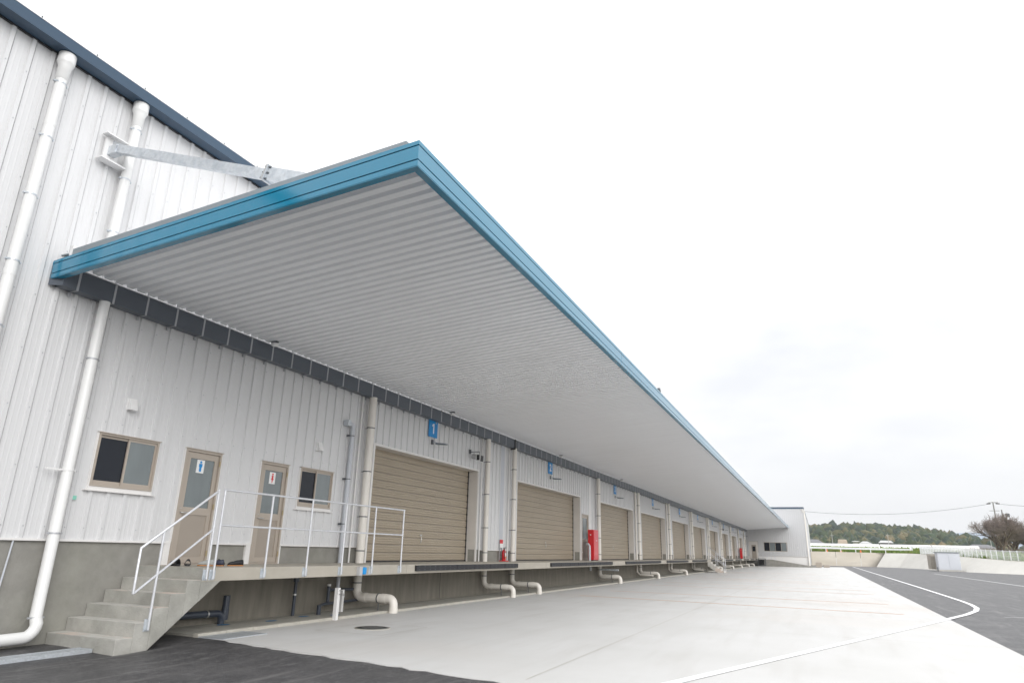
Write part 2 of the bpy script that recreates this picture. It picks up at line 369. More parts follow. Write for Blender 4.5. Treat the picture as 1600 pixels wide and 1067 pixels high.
PROF = [(0, 0), (.03, 0), (.036, .002), (.052, .002), (.058, 0), (RIB0-.012, 0), (RIB0, .032), (RIB0+.055, .032), (RIB0+.064, 0), (RIB0+.068, -.012), (RIB0+.076, -.012), (RIB0+.08, 0), (.25, 0), (.256, .002), (.272, .002), (.278, 0), (PITCH, 0)]
def px_(t):
    for (a, p), (b_, q) in zip(PROF, PROF[1:]):
        if a <= t <= b_: return p+(q-p)*(t-a)/max(b_-a, 1e-9)
    return 0
def strip(mb, u0, u1, z0, z1, opens, mp, base):
    cuts = sorted(set([u0, u1]+[base+t for t, _ in PROF if u0 < base+t < u1]+[e for o in opens for e in o[:2] if u0 < e < u1]))
    for a, b_ in zip(cuts, cuts[1:]):
        mid = (a+b_)/2; zs = [(z0, z1)]
        for o in opens:
            if o[0] < mid < o[1]:
                nz_ = []
                for p, q in zs:
                    if o[2] > p+.001: nz_.append((p, min(q, o[2])))
                    if o[3] < q-.001: nz_.append((max(p, o[3]), q))
                    if o[2] >= q or o[3] <= p: nz_ = nz_ or [(p, q)]
                zs = [t for t in nz_ if t[1] > t[0]+.001]
        xa, xb = px_(a-base), px_(b_-base)
        for p, q in zs: mb.add([mp(a, xa, p), mp(b_, xb, p), mp(b_, xb, q), mp(a, xa, q)], [(0, 1, 2, 3)])
def FW(u, x, z): return (x, u, z)
# rib positions: u = 7.09, 7.39, ... so that the groove beside a rib falls there
Y0 = 7.09-RIB0-PITCH*44
k = 0; rest = MB(); y = Y0
while y < 117.4:
    y1 = min(y+PITCH, 117.4)
    if y >= 2.4 and y < 27: m_ = MB()
    else: m_ = rest
    strip(m_, y, y1, PL, EV, OPEN, FW, y)
    if m_ is not rest and m_.f: m_.build('cladding_panel', 'clad', wh)
    y += PITCH
rest.build('cladding', 'clad', wh, kind='stuff')
# screws on the ribs
b = MB(); y = Y0
while y < 16:
    if y > 3:
        z = 1.62
        while z < 8.7:
            if not any(o[0] < y+RIB0 < o[1] and o[2]-.05 < z < o[3]+.05 for o in OPEN):
                yy = y+RIB0+.027; b.box(.032, .038, yy-.007, yy+.007, z-.007, z+.007)
            z += .83
    y += PITCH
b.build('screw', 'strap', wh, kind='stuff')
# structure behind: plinth, upper box, roof
b = MB(); seg = [-12.0]+[e for o in sorted(OPEN) if o[2] == DK for e in o[:2]]+[117.4]
for a, c in zip(seg[::2], seg[1::2]): MB().box(-.25, -.012, a, c, -.1, PL-.002).build('plinth_wall', 'plinth', wh)
b = MB(); b.box(-.25, -.012, 8.0, 117.4, -.3, DK-.21); b.box(-.24, -.015, 13.9, 117.4, -.2, DK-.1)
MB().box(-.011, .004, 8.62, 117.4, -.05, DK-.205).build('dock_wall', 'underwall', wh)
b = MB(); b.box(-30, -29.8, -12, 200, -.1, 9.1); b.box(-29.8, -.3, -12.2, -12, -.1, 9.1); b.box(-29.8, -.012, 199.8, 200, -.1, 9.1)
b.build('wall', 'clad', wh)
b = MB(); b.hexa([(-15, -12.3, 10.7), (.12, -12.3, 9.02), (.12, 117.6, 9.02), (-15, 117.6, 10.7), (-15, -12.3, 10.78), (.12, -12.3, 9.08), (.12, 117.6, 9.08), (-15, 117.6, 10.78)])
b.hexa([(-30.3, -12.3, 9.10), (-15, -12.3, 10.7), (-15, 200, 10.7), (-30.3, 200, 9.10), (-30.3, -12.3, 9.16), (-15, -12.3, 10.78), (-15, 200, 10.78), (-30.3, 200, 9.16)])
b.build('roof', 'cap', wh)
b = MB(); b.box(.0, .27, -12.2, 117.5, EV, EV+.012); b.box(.27, .285, -12.2, 117.5, EV, 9.075); b.box(-.2, 0.0, -12.2, 117.5, EV+.001, EV+.011)
b.build('eave_gutter', 'navy', wh)
MB().box(.0, .046, 2, 117.5, EV-.022, EV-.001).build('eave_trim', 'blackm', wh)
b = MB(); b.box(.262, .292, -12.2, 117.5, 9.076, 9.086); b.build('drip_edge', 'white', wh)
b = MB()
for i in range(60): yy = 1.0+i*.9; b.box(.27, .285, yy, yy+.016, 9.087, 9.125)
b.build('roof_bolt', 'steeld', wh, kind='stuff')
# drip flashing along the foot of the cladding
lo = -12
for o in sorted([o for o in OPEN if o[2] == DK])+[(117.48, 118, 0, 0)]:
    MB().box(-.012, .045, lo, o[0]-.08, PL-.028, PL+.004).build('base_flashing', 'trim', wh); lo = o[1]+(.34 if o[3] == SHT else .03)
# vertical joint cover strips
for yy in (22.45, 33.2, 43.3):
    MB().box(.0, .035, yy, yy+.3, PL, 5.15).build('joint_cover', 'pipegrey' if yy < 23 else 'white', wh)
# white jamb boards each side of doors and shutters down to the deck
for p, q, o_ in [(a-.13, a-.004, .03) for a, c, t in DOORS[:2]]+[(c+.004, c+.05, .03) for a, c, t in DOORS[:2]]+[(22.75, 23.05, .05)]: MB().box(-.012, o_, p, q, DK, PL+.02).build('side_board', 'trim', wh)

# roller shutters with slats as sub-parts
SL = .2088
prof = [(0, .008), (.02, .012), (.028, .03), (.028, .058), (.020, .068), (.020, .076), (.028, .086), (.028, .118), (.020, .128), (.020, .136), (.028, .146), (.028, .178), (.02, .196), (.0, .200)]
for i, (a, c) in enumerate(SH):
    s = MB().box(-REC-.03, -REC-.015, a, c, DK, SHT).build('roller_shutter', 'taupe2', wh)
    me = None
    for k in range(14):
        if me is None:
            q = MB(); n = len(prof); z0 = DK+.03
            v = [(-REC-.012+p, a, z0+z) for p, z in prof]+[(-REC-.012+p, c, z0+z) for p, z in prof]
            q.add(v, [(j, n+j, n+j+1, j+1) for j in range(n-1)])
            so = q.build('slat', 'shutter', s); me = so
        else:
            so = me.copy(); C.objects.link(so); so.parent = s; so.location = (0, 0, k*SL)
    MB().box(-REC-.012, -REC+.02, a, c, DK, DK+.028).build('bottom_seal', 'black', s)
    gb = MB(); gb.box(-REC-.012, -REC+.03, c-.05, c-.002, DK, SHT)
    for k in range(14): gb.box(-REC+.03, -REC+.038, c-.05, c-.004, DK+k*SL+.01, DK+k*SL+.05)
    gb.box(-REC-.012, -REC+.03, a+.002, a+.05, DK, SHT)
    gb.build('guide_rail', 'blackm', s)
    hb = MB(); m_ = a+(c-a)*.52
    hb.box(-REC+.012, -REC+.03, m_-.05, m_+.05, DK+.72, DK+.76); hb.tube([(-REC+.03, m_, DK+.70), (-REC+.05, m_, DK+.66), (-REC+.03, m_, DK+.52)], .010, 6)
    hb.build('shutter_handle', 'steel', s)
    f = MB().box(-REC-.1, -.001, c+.001, c+.012, DK, SHT); f.box(-REC-.1, -.001, a-.012, a-.001, DK, SHT); f.box(-REC-.1, -.001, a, c, SHT+.001, SHT+.014)
    f.build('shutter_jamb', 'jamb', wh)
    f = MB().box(.0, .042, a-.075, a-.002, DK, SHT+.06); f.box(.0, .042, c+.002, c+.055, DK, SHT+.06); f.box(.0, .042, a-.001, c+.001, SHT+.002, SHT+.06)
    if i: f.box(-.012, .028, c+.056, c+.33, DK, PL)
    f.build('shutter_trim', 'trim', wh)
    MB().box(-REC-.1, -.012, a, c, DK-.05, DK-.002).build('sill', 'deck', wh)

# windows
def window(a, c, z0, z1, lab=None):
    f = MB(); x0, x1 = -.06, .045
    f.box(x0, x1, a, c, z0, z0+.035); f.box(x0, x1, a, c, z1-.03, z1); f.box(x0, x1, a, a+.03, z0+.035, z1-.03); f.box(x0, x1, c-.03, c, z0+.035, z1-.03)
    f.box(x0, x1+.02, a-.02, c+.02, z1, z1+.012)
    fo = f.build('window', 'taupe', wh)
    mid = (a+c)/2
    for (p, q, xx, gm) in ((a+.03, mid+.02, .0, 'glassdark'), (mid-.02, c-.03, .022, 'glassfrost')):
        s = MB(); s.box(xx-.018, xx, p, p+.035, z0+.035, z1-.03); s.box(xx-.018, xx, q-.035, q, z0+.035, z1-.03)
        s.box(xx-.018, xx, p+.035, q-.035, z0+.035, z0+.095); s.box(xx-.018, xx, p+.035, q-.035, z1-.07, z1-.03); s.build('sash', 'taupe', fo)
        MB().box(xx-.014, xx-.008, p+.035, q-.035, z0+.095, z1-.07).build('pane', gm, fo)
    MB().box(.0, .075, a-.08, c+.06, z0-.075, z0-.06).build('sill', 'trim', fo)
    b = MB().box(.0, .034, a-.02, a-.001, z0-.06, z1+.02); b.box(.0, .034, c+.001, c+.02, z0-.06, z1+.02); b.box(.0, .034, a, c, z1+.013, z1+.02); b.box(.0, .034, a, c, z0-.06, z0-.001)
    b.build('window_trim', 'trim', fo)
for q in WINS: window(*q)
# doors
for i, (a, c, t) in enumerate(DOORS):
    f = MB(); x0, x1 = -.05, .04
    f.box(x0, x1, a, a+.04, DK, t); f.box(x0, x1, c-.04, c, DK, t); f.box(x0, x1, a+.04, c-.04, t-.045, t); f.box(x0, x1+.02, a-.02, c+.02, t, t+.012); f.box(x0, x1, a+.04, c-.04, DK, DK+.02)
    d = f.build('door', 'taupe', wh); A, B = a+.045, c-.045; z0, z1 = DK+.025, t-.05; mz = DK+.86
    s = MB(); s.box(-.03, .012, A, A+.10, z0, z1); s.box(-.03, .012, B-.085, B, z0, z1)
    for p, q in ((z0, z0+.10), (mz, mz+.13), (z1-.11, z1)): s.box(-.03, .012, A+.10, B-.085, p, q)
    s.build('door_leaf', 'taupe', d)
    MB().box(-.02, -.004, A+.10, B-.085, z0+.10, mz).build('lower_panel', 'taupe2', d)
    MB().box(-.02, -.006, A+.10, B-.085, mz+.13, z1-.11).build('pane', 'glassfrost', d)
    if i < 2:
        h = MB(); h.tube([(.012, A+.05, mz+.03), (.06, A+.05, mz+.03), (.065, A+.17, mz+.03)], .010, 8); h.lathe([(.02, 0), (.02, .01)], (.014, A+.05, mz+.1), 10)
        h.build('handle', 'steel', d)
        h = MB()
        for zz in (z0+.12, z0+.95, z1-.2): h.box(.03, .05, c-.045, c-.025, zz, zz+.1)
        h.build('hinge', 'gold', d)
    for p, q in ((a-.022, a-.002), (c+.002, c+.022)): MB().box(.0, .034, p, q, PL, t+.02).build('door_trim', 'trim', wh)

# wing closing the far end
WY = 117.5; WX = 8.88
wg = thing('warehouse_wing', 'white ribbed metal wing of the warehouse closing the far end of the dock', 'building', (4.4, WY, 0))
def WF(u, x, z): return (u, WY-x*2.6, z)
wopen = [(.30, 1.72, DK, 3.75), (2.6, 6.0, 2.25, 3.62)]
b = MB(); u = 0.0
while u < WX: strip(b, u, min(u+PITCH, WX), PL+.08, 8.8, wopen, WF, u); u += PITCH
b.build('cladding', 'clad', wg, kind='stuff')
b = MB(); y = WY
def SF(u, x, z): return (WX+x*2.6, u, z)
while y < 176: strip(b, y, y+PITCH, .3, 8.8, [], SF, y); y += PITCH
b.build('side_cladding', 'clad', wg, kind='stuff')
b = MB(); b.box(.02, WX-.02, WY+.02, WY+.2, -.1, PL+.07); b.box(WX-.2, WX-.02, WY+.2, 176, -.1, .3); b.build('base_wall', 'trim', wg)
MB().box(0, WX, WY+.1, WY+.3, PL, 8.7).build('inner_wall', 'drum', wg)
b = MB(); b.box(-.0, WX+.1, WY-.08, WY+.1, 8.75, 8.99); b.box(WX+.0, WX+.12, WY+.1, 176, 8.75, 8.99); b.build('eave_fascia', 'navy', wg)
MB().box(-6, WX+.05, WY+.0, 176, 8.99, 9.05).build('roof', 'cap', wg)
MB().box(1.72, WX+.03, WY-.035, WY-.003, PL+.05, PL+.09).build('base_flashing', 'jamb', wg)
d = MB().box(.32, 1.70, WY-.02, WY+.04, DK, 3.73).build('door', 'jamb', wg)
MB().box(.72, 1.40, WY-.05, WY-.021, DK+.03, 3.2).build('door_leaf', 'taupe2', d)
MB().box(.84, 1.28, WY-.06, WY-.051, 2.2, 2.95).build('pane', 'glassdark', d)
f = MB(); f.box(2.6, 6.0, WY-.04, WY+.05, 2.25, 2.31); f.box(2.6, 6.0, WY-.04, WY+.05, 3.56, 3.62)
for u in (2.6, 3.43, 4.28, 5.13, 5.95): f.box(u, u+.05, WY-.039, WY+.05, 2.31, 3.56)
f = f.build('window', 'taupe', wg)
for i, u in enumerate((2.65, 3.48, 4.33, 5.18)): MB().box(u, u+.77, WY-.01, WY+.01, 2.31, 3.56).build('pane', 'glassdark' if i % 2 == 0 else 'glassfrost', f)
MB().box(7.5, 7.72, WY-.08, WY-.02, 2.75, 3.0).build('vent_hood', 'white', wg)
b = MB(); b.tube([(WX+.12, WY+.6, 8.7), (WX+.12, WY+.6, .1)], .07, 8); b.tube([(WX-.15, WY-.12, 8.75), (WX-.15, WY-.12, 8.4), (WX+.1, WY-.12, 8.1), (WX+.1, WY-.12, .1)], .06, 8); b.build('rain_pipe', 'pvc', wg)

# ------------------------------------------------------------------ canopy
cy0 = 5.765; CX = 6.55
can = thing('canopy', 'wide cantilevered loading canopy with teal fascia and pale ribbed underside', 'canopy', (3, cy0, 5.3))
def zb(x): return 5.26+(x-0)*(5.727-5.26)/CX
def fas(z0f, z1f, t0, t1, name, m):
    # fractions of the fascia height; end board across the near end and long board along the outer eave
    def z(x, f): return zb(x)+f*(.29+.05*x/CX)
    b = MB(); ya, yb = cy0+t0, cy0+t1
    b.hexa([(0.02, ya, z(0, z0f)), (CX-t0, ya, z(CX, z0f)), (CX-t1, yb, z(CX, z0f)), (0.02, yb, z(0, z0f)),
            (0.02, ya, z(0, z1f)), (CX-t0, ya, z(CX, z1f)), (CX-t1, yb, z(CX, z1f)), (0.02, yb, z(0, z1f))])
    b.build(name, m, can, label=None)
    n = 1 if m == 'groove_shade' else 12; L0 = cy0
    for i in range(n):
        a = L0+(WY-.15-L0)*i/n; c = L0+(WY-.15-L0)*(i+1)/n-(.0 if n == 1 or i == n-1 else .012)
        ta, tb = (a+t0, a+t1) if i == 0 else (a, a)
        b = MB(); b.hexa([(CX-t1, tb, z(CX, z0f)), (CX-t0, ta, z(CX, z0f)), (CX-t0, c, z(CX, z0f)), (CX-t1, c, z(CX, z0f)),
                          (CX-t1, tb, z(CX, z1f)), (CX-t0, ta, z(CX, z1f)), (CX-t0, c, z(CX, z1f)), (CX-t1, c, z(CX, z1f))])
        b.build(name, m, can)
fas(.835, 1, 0, .03, 'fascia_board', 'teal'); fas(.265, .785, 0, .03, 'fascia_board', 'teal'); fas(.0, .215, 0, .03, 'fascia_board', 'teal')
fas(.02, .98, .031, .05, 'fascia_backing', 'groove_shade')
b = MB(); b.box(0.01, .03, cy0+.002, cy0+.05, zb(0)+.001, zb(0)+.288); b.build('fascia_end_cap', 'teal', can)
# bottom return of the fascia
b = MB(); e = .012
b.hexa([(.02, cy0+.004, zb(0)-e), (CX-.004, cy0+.004, zb(CX)-e), (CX-.10, cy0+.10, zb(CX-.1)-e), (.02, cy0+.10, zb(0)-e), (.02, cy0+.004, zb(0)-.001), (CX-.004, cy0+.004, zb(CX)-.001), (CX-.10, cy0+.10, zb(CX-.1)-.001), (.02, cy0+.10, zb(0)-.001)])
b.hexa([(CX-.10, cy0+.10, zb(CX)-e), (CX-.004, cy0+.004, zb(CX)-e), (CX-.004, WY-.15, zb(CX)-e), (CX-.10, WY-.15, zb(CX)-e), (CX-.10, cy0+.10, zb(CX)-.001), (CX-.004, cy0+.004, zb(CX)-.001), (CX-.004, WY-.15, zb(CX)-.001), (CX-.10, WY-.15, zb(CX)-.001)])
b.box(CX-.10, CX-.09, cy0+.10, WY-.15, zb(CX)-.001, zb(CX)+.30); b.hexa([(.02, cy0+.09, zb(0)), (CX-.1, cy0+.09, zb(CX)), (CX-.1, cy0+.1, zb(CX)), (.02, cy0+.1, zb(0)), (.02, cy0+.09, zb(0)+.20), (CX-.1, cy0+.09, zb(CX)+.2), (CX-.1, cy0+.1, zb(CX)+.2), (.02, cy0+.1, zb(0)+.20)])
b.build('fascia_soffit', 'teal', can)
# folded roof sheets, 0.6 m wide with three folds each
def zs(x): return 5.49+(x-.2)*.0715
sp = [(0, 0), (.11, 0), (.135, .075), (.172, .075), (.2, 0)]
sp = [(t+q*.2, h) for q in range(3) for t, h in sp][:-1]+[(.6, 0)]
sp = [p for i, p in enumerate(sp) if i == 0 or abs(p[0]-sp[i-1][0]) > 1e-6]
def sheet(mb, y):
    v = []; x0, x1 = .245, 6.40
    for t, h in sp: v += [(x0, y+t, zs(x0)+h), (x1, y+t, zs(x1)+h)]
    n = len(sp); v += [(p[0], p[1], p[2]+.004) for p in v]; m2 = 2*n
    mb.add(v, [(2*i, 2*i+2, 2*i+3, 2*i+1) for i in range(n-1)]+[(m2+2*i, m2+2*i+1, m2+2*i+3, m2+2*i+2) for i in range(n-1)])
first = MB(); sheet(first, cy0+.09); first = first.build('roof_sheet', 'deckroof', can)
for i in range(1, 186):
    o = first.copy(); C.objects.link(o); o.parent = can; o.location = (0, i*.6, 0)
b = MB(); xa, xb = .34, 6.33
b.hexa([(xa, cy0+.055, zs(xa)+.02), (xb, cy0+.055, zs(xb)+.02), (xb, cy0+.075, zs(xb)+.02), (xa, cy0+.075, zs(xa)+.02), (xa, cy0+.055, zs(xa)+.22), (xb, cy0+.055, zs(xb)+.22), (xb, cy0+.075, zs(xb)+.22), (xa, cy0+.075, zs(xa)+.22)])
b.hexa([(xa, cy0+.076, zs(xa)+.20), (xb, cy0+.076, zs(xb)+.20), (xb, cy0+.2, zs(xb)+.20), (xa, cy0+.2, zs(xa)+.20), (xa, cy0+.076, zs(xa)+.219), (xb, cy0+.076, zs(xb)+.219), (xb, cy0+.2, zs(xb)+.219), (xa, cy0+.2, zs(xa)+.219)])
b.build('edge_flashing', 'cap', can)
MB().box(.28, .335, cy0+.05, cy0+.15, 5.50, 5.78).build('flashing_end', 'white', can)

# ceiling lamps under the canopy beside the gutter
for i, (yy, nm) in enumerate(((10.15, 'nearest'), (17.9, 'second'), (27.9, 'third'), (38.3, 'fourth'))):
    t = thing('soffit_lamp', f'{nm} small round white lamp under the canopy beside the gutter, counted from the stairs', 'lamp', (.42, yy, 5.45), 'small round lamps under the canopy')
    MB().lathe([(.04, -.075), (.07, -.06), (.07, -.01), (.045, .0)], (.42, yy, 5.47), 14).build('lens', 'white', t)
    MB().box(.34, .50, yy-.03, yy+.03, 5.472, 5.495).build('bracket', 'steeld', t)

# box gutter on the wall under the canopy
gt = thing('box_gutter', 'dark slate box gutter running under the canopy along the wall', 'gutter', (.1, 5.86, 5.15))
b = MB(); ga, gb_ = 5.86, 117.3
b.box(.03, .22, ga, gb_, 5.15, 5.16); b.box(.215, .222, ga, gb_, 5.161, 5.47); b.box(.03, .035, ga, gb_, 5.161, 5.47)
b.hexa([(.03, ga-.1, 5.15), (.22, ga, 5.15), (.22, ga+.005, 5.15), (.03, ga-.095, 5.15), (.03, ga-.1, 5.47), (.22, ga, 5.47), (.22, ga+.005, 5.47), (.03, ga-.095, 5.47)])
b.build('trough', 'gutter', gt)
b = MB(); b.box(.205, .238, ga, gb_, 5.471, 5.483); b.build('rim', 'strap', gt)
st = MB(); y = 6.09
st.box(.2225, .227, y-.018, y+.018, 5.145, 5.485); st.box(.02, .227, y-.012, y+.012, 5.140, 5.1445); st.box(.022, .05, y-.02, y+.02, 5.08, 5.14)
st.box(.20, .2275, y-.022, y+.022, 5.486, 5.53)
s0 = st.build('strap', 'strap', gt)
for i in range(1, 183):
    if abs(6.09+i*.605-23.2) < .3: continue
    o = s0.copy(); C.objects.link(o); o.parent = gt; o.location = (0, i*.605, 0)
b = MB(); b.box(.2275, .25, 23.22, 23.30, 5.12, 5.485); b.box(.02, .25, 23.22, 23.30, 5.10, 5.139); b.build('joint_sleeve', 'blackm', gt)

MB().box(.0, .15, cy0+.1, WY-.1, 5.68, 5.70).build('gap_light_blocker', 'cap', can)  # added strip above the wall gap, dims the daylight along the gutter
# tie beam from the wall to the canopy
tb = thing('canopy_tie_beam', 'galvanised steel tie beam running from the upper wall down to the canopy', 'steel beam', (0, 6.21, 7.7))
def slab(p, q, wy, h, name, m, par, th=None):
    p, q = Vector(p), Vector(q); d = (q-p).normalized(); up = Vector((-d.z, 0, d.x)) if abs(d.x) > .1 else Vector((0, 0, 1))
    b = MB(); y = Vector((0, 1, 0))*wy/2; hu = up*h/2
    b.hexa([p-y-hu, q-y-hu, q+y-hu, p+y-hu, p-y+hu, q-y+hu, q+y+hu, p+y+hu]); return b.build(name, m, par)
P0, P1 = (.28, 6.21, 7.74), (3.75, 6.21, 6.47)
slab(P0, P1, .11, .145, 'beam', 'galv', tb)
MB().box(.033, .07, 6.08, 6.34, 7.535, 7.985).build('wall_plate', 'white', tb)
MB().box(.033, .17, 6.02, 6.40, 7.986, 8.004).build('top_flange', 'white', tb)
MB().box(.07, .27, 6.145, 6.275, 7.66, 7.82).build('stub', 'galv', tb)
b = MB(); b.hexa([(.07, 6.20, 7.80), (.6, 6.20, 7.68), (.6, 6.22, 7.68), (.07, 6.22, 7.80), (.07, 6.20, 7.96), (.6, 6.20, 7.70), (.6, 6.22, 7.70), (.07, 6.22, 7.96)]); b.build('gusset', 'galv', tb)
MB().box(.033, .2, 5.99, 6.42, 7.50, 7.525).build('shelf', 'white', tb)
d = (Vector(P1)-Vector(P0)).normalized()
slab(Vector(P1), Vector(P1)+d*.02, .22, .24, 'end_plate', 'steel', tb)
slab(Vector(P1)+d*.025, Vector(P1)+d*.05, .22, .24, 'end_plate', 'galv', tb)
slab(Vector(P1)+d*.05, Vector(P1)+d*.75, .16, .2, 'bracket_beam', 'galv', tb)
b = MB()
for yy in (-.08, .08):
    for hh in (-.09, 0, .09):
        p = Vector(P1)+Vector((0, yy, 0))+Vector((-d.z, 0, d.x))*hh; b.tube([p-d*.035, p+d*.085], .016, 6)
b.build('bolt', 'steeld', tb)
for yy, lab in ((19.9, 'small dark lightning clip standing on the outer canopy edge about a third along'), (116.6, 'small dark box standing on the far corner of the canopy')):
    tag(MB().box(6.38, 6.48, yy, yy+.12, 6.02, 6.22).tube([(6.43, yy+.06, 6.2), (6.43, yy+.06, 6.28)], .05, 8).build('roof_clip', 'steeld'), lab, 'roof fitting')

# ------------------------------------------------------------------ dock deck, bumpers, kerb
dk = thing('loading_dock', 'long raised concrete loading dock slab running under the roller shutters', 'loading dock', (0, 8.6, 0))
b = MB(); dseg = [8.22, 14.2, 23.4, 33.6, 43.6, 53.8, 63.9, 74.2, 84.4, 94.4, 104.6, 117.4]
W = 1.465
for i, (a, c) in enumerate(zip(dseg, dseg[1:])):
    s = MB()
    if i == 0: s.prism([(a, DK), (a, DK-.21), (8.60, DK-.205), (c-.003, DK-.205), (c-.003, DK)], 'x', 0.0, W)
    else: s.box(0.0, W, a, c-.003, DK-.205, DK)
    s.build('deck_slab', 'deck', dk, bevel=.008)
BUM = [(14.56, 20.78), (23.84, 32.1), (34.58, 43.1), (45.0, 52.9), (55.0, 62.5), (65.3, 72.5), (75.5, 82.6), (85.5, 92.5), (95.3, 102.3), (105.3, 111.0), (113.4, 116.6)]
for i, (a, c) in enumerate(BUM):
    n = max(3, round((c-a)/1.05)); L = (c-a)/n
    for j in range(n):
        s = MB(); s.box(W+.001, W+.055, a+j*L, a+(j+1)*L-.02, DK-.15, DK-.02)
        if i < 3:
            for q in range(4):
                for zz in (DK-.12, DK-.05): s.cur = 1; s.box(W+.055, W+.062, a+j*L+.12+q*.25, a+j*L+.145+q*.25, zz-.01, zz+.01); s.cur = 0
        s.build('dock_bumper', ['black', 'steeld'], dk)
b = MB(); b.box(.0, 1.05, 8.62, 117.3, -.05, .03); struct('footing_strip', b, 'footing')
kb = thing('kerb', 'narrow concrete kerb of short stones along the foot of the dock', 'kerb', (1.1, 8.2, 0))
y = 8.6; k = 0; restk = MB()
while y < 117:
    if y < 45: MB().box(1.052, 1.165, y, y+.592, -.05, .05+rnd.uniform(-.003, .003)).build('kerb_stone', 'kerb', kb, bevel=.006)
    else: restk.box(1.052, 1.165, y, y+.592, -.05, .05)
    y += .6
restk.build('kerb_row', 'kerb', kb, kind='stuff')
# near end of the kerb strip, angled piece and checker plate beside the asphalt
tag(MB().box(1.17, 1.72, 8.60, 9.55, -.02, .012).build('cover_plate', 'grate'), 'flat grey steel cover plate at the kerb end beside the stairs', 'cover plate')
gr_ = thing('drain_grate', 'long galvanised slot drain grate in the asphalt before the stairs', 'drain', (.9, 4, 0))
gp = MB(); gp.box(.80, .825, -2, 6.9, -.06, .012); gp.box(1.035, 1.06, -2, 6.9, -.06, .012); gp.build('frame', 'grate', gr_)
gp = MB()
for i in range(220):
    y = -1.9+i*.04; gp.hexa([(.826, y, -.02), (1.034, y+.05, -.02), (1.034, y+.066, -.02), (.826, y+.016, -.02), (.826, y, .008), (1.034, y+.05, .008), (1.034, y+.066, .008), (.826, y+.016, .008)])
gp.build('bar', 'grate', gr_, kind='stuff')

# ------------------------------------------------------------------ stairs
def stairs(lab, near=True):
    t = thing('concrete_stairs', lab, 'stairs', (.7, 6.9, 0))
    return t
s1 = stairs('six step concrete stairs climbing along the wall to the near end of the dock')
ny = [6.915, 7.176, 7.437, 7.698, 7.959, 8.219]; nzv = [.148, .334, .517, .70, .883, 1.066]
def soff(y): return -.12 if y < 7.36 else (DK-.205)+(y-8.60)*.778
for i in range(5):
    a, c = ny[i], ny[i+1]-.001; s = MB()
    lo = [(a, soff(a)), (c, soff(c))]
    if a < 7.36 < c: lo = [(a, -.12), (7.36, -.12), (7.40, soff(7.40)), (c, soff(c))]
    s.prism([(a, nzv[i])]+lo+[(c, nzv[i])], 'x', 0.002, W)
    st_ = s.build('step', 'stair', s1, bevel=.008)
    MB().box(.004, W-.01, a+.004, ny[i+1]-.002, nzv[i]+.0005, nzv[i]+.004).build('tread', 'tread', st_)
MB().prism([(8.2188, DK-.001), (8.2188, soff(8.22)+.0), (8.2205, soff(8.22)), (8.2205, DK-.001)], 'x', .002, W-.001).build('top_riser', 'stair', s1)
MB().prism([(8.221, DK-.2), (8.221, soff(8.221)), (8.60, DK-.206), (8.60, DK-.2)], 'x', .002, W-.002).build('landing_soffit', 'stair', s1)

# far stairs coming out of the dock front at right angles
s2 = thing('concrete_stairs', 'short concrete stairs coming out of the dock front far along under the sixth sign', 'stairs', (2, 63.5, 0))
for i in range(5):
    x0 = W+.003+i*.27; z = DK-.18*(i+1)
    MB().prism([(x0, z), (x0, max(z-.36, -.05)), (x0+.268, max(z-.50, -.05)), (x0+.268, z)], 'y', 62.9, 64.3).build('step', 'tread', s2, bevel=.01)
r2 = thing('handrail', 'pale steel handrails of the far concrete stairs', 'railing', (2, 64, 0))
for yy in (63.0, 64.2):
    MB().tube([(W+.05, yy, DK), (W+.05, yy, DK+1.1), (W+1.35, yy, 1.15), (W+1.35, yy, .1)], .022, 8).build('rail', 'rail', r2)
    MB().tube([(W+.7, yy, .6), (W+.7, yy, DK+.56)], .02, 8).build('post', 'rail', r2)
    MB().tube([(W+.05, yy, DK+.55), (W+1.35, yy, .62)], .018, 8).build('mid_rail', 'rail', r2)
b = MB(); b.box(W+.01, W+.02, 64.3, 67, .01, .03)

# ------------------------------------------------------------------ railings
rl = thing('dock_railing', 'galvanised two-bar railing along the near dock edge', 'railing', (1.5, 8.4, 1.0))
RX = 1.505; rr_ = .0185
for yy in (8.40, 9.52, 10.60, 11.67, 12.72, 13.86):
    p = MB().tube([(RX, yy, .90), (RX, yy, 2.29)], rr_, 10).build('post', 'rail', rl)
    q = MB().box(W+.001, W+.009, yy-.055, yy+.055, .88, 1.045); q.box(W+.009, RX+.015, yy-.026, yy-.018, .9, 1.03); q.box(W+.009, RX+.015, yy+.018, yy+.026, .9, 1.03)
    for zz in (.91, 1.01):
        for y2 in (-.04, .04): q.tube([(W+.009, yy+y2, zz), (W+.02, yy+y2, zz)], .010, 6)
    q.build('base_plate', 'galv', p)
MB().tube([(RX, 8.378, 2.29), (RX, 13.882, 2.29)], rr_, 10).build('top_rail', 'rail', rl)
MB().tube([(RX, 8.40, 1.725), (RX, 13.86, 1.725)], .017, 10).build('mid_rail', 'rail', rl)
rs = thing('stair_railing', 'galvanised sloping handrail of the near concrete stairs', 'railing', (1.5, 7.3, .5))
MB().tube([(RX, 8.27, 2.265), (RX, 7.02, 1.35), (RX, 7.02, .735)], rr_, 10).build('top_rail', 'rail', rs)
MB().tube([(RX, 7.02, .735), (RX, 8.27, 1.66)], rr_*.9, 10).build('mid_rail', 'rail', rs)
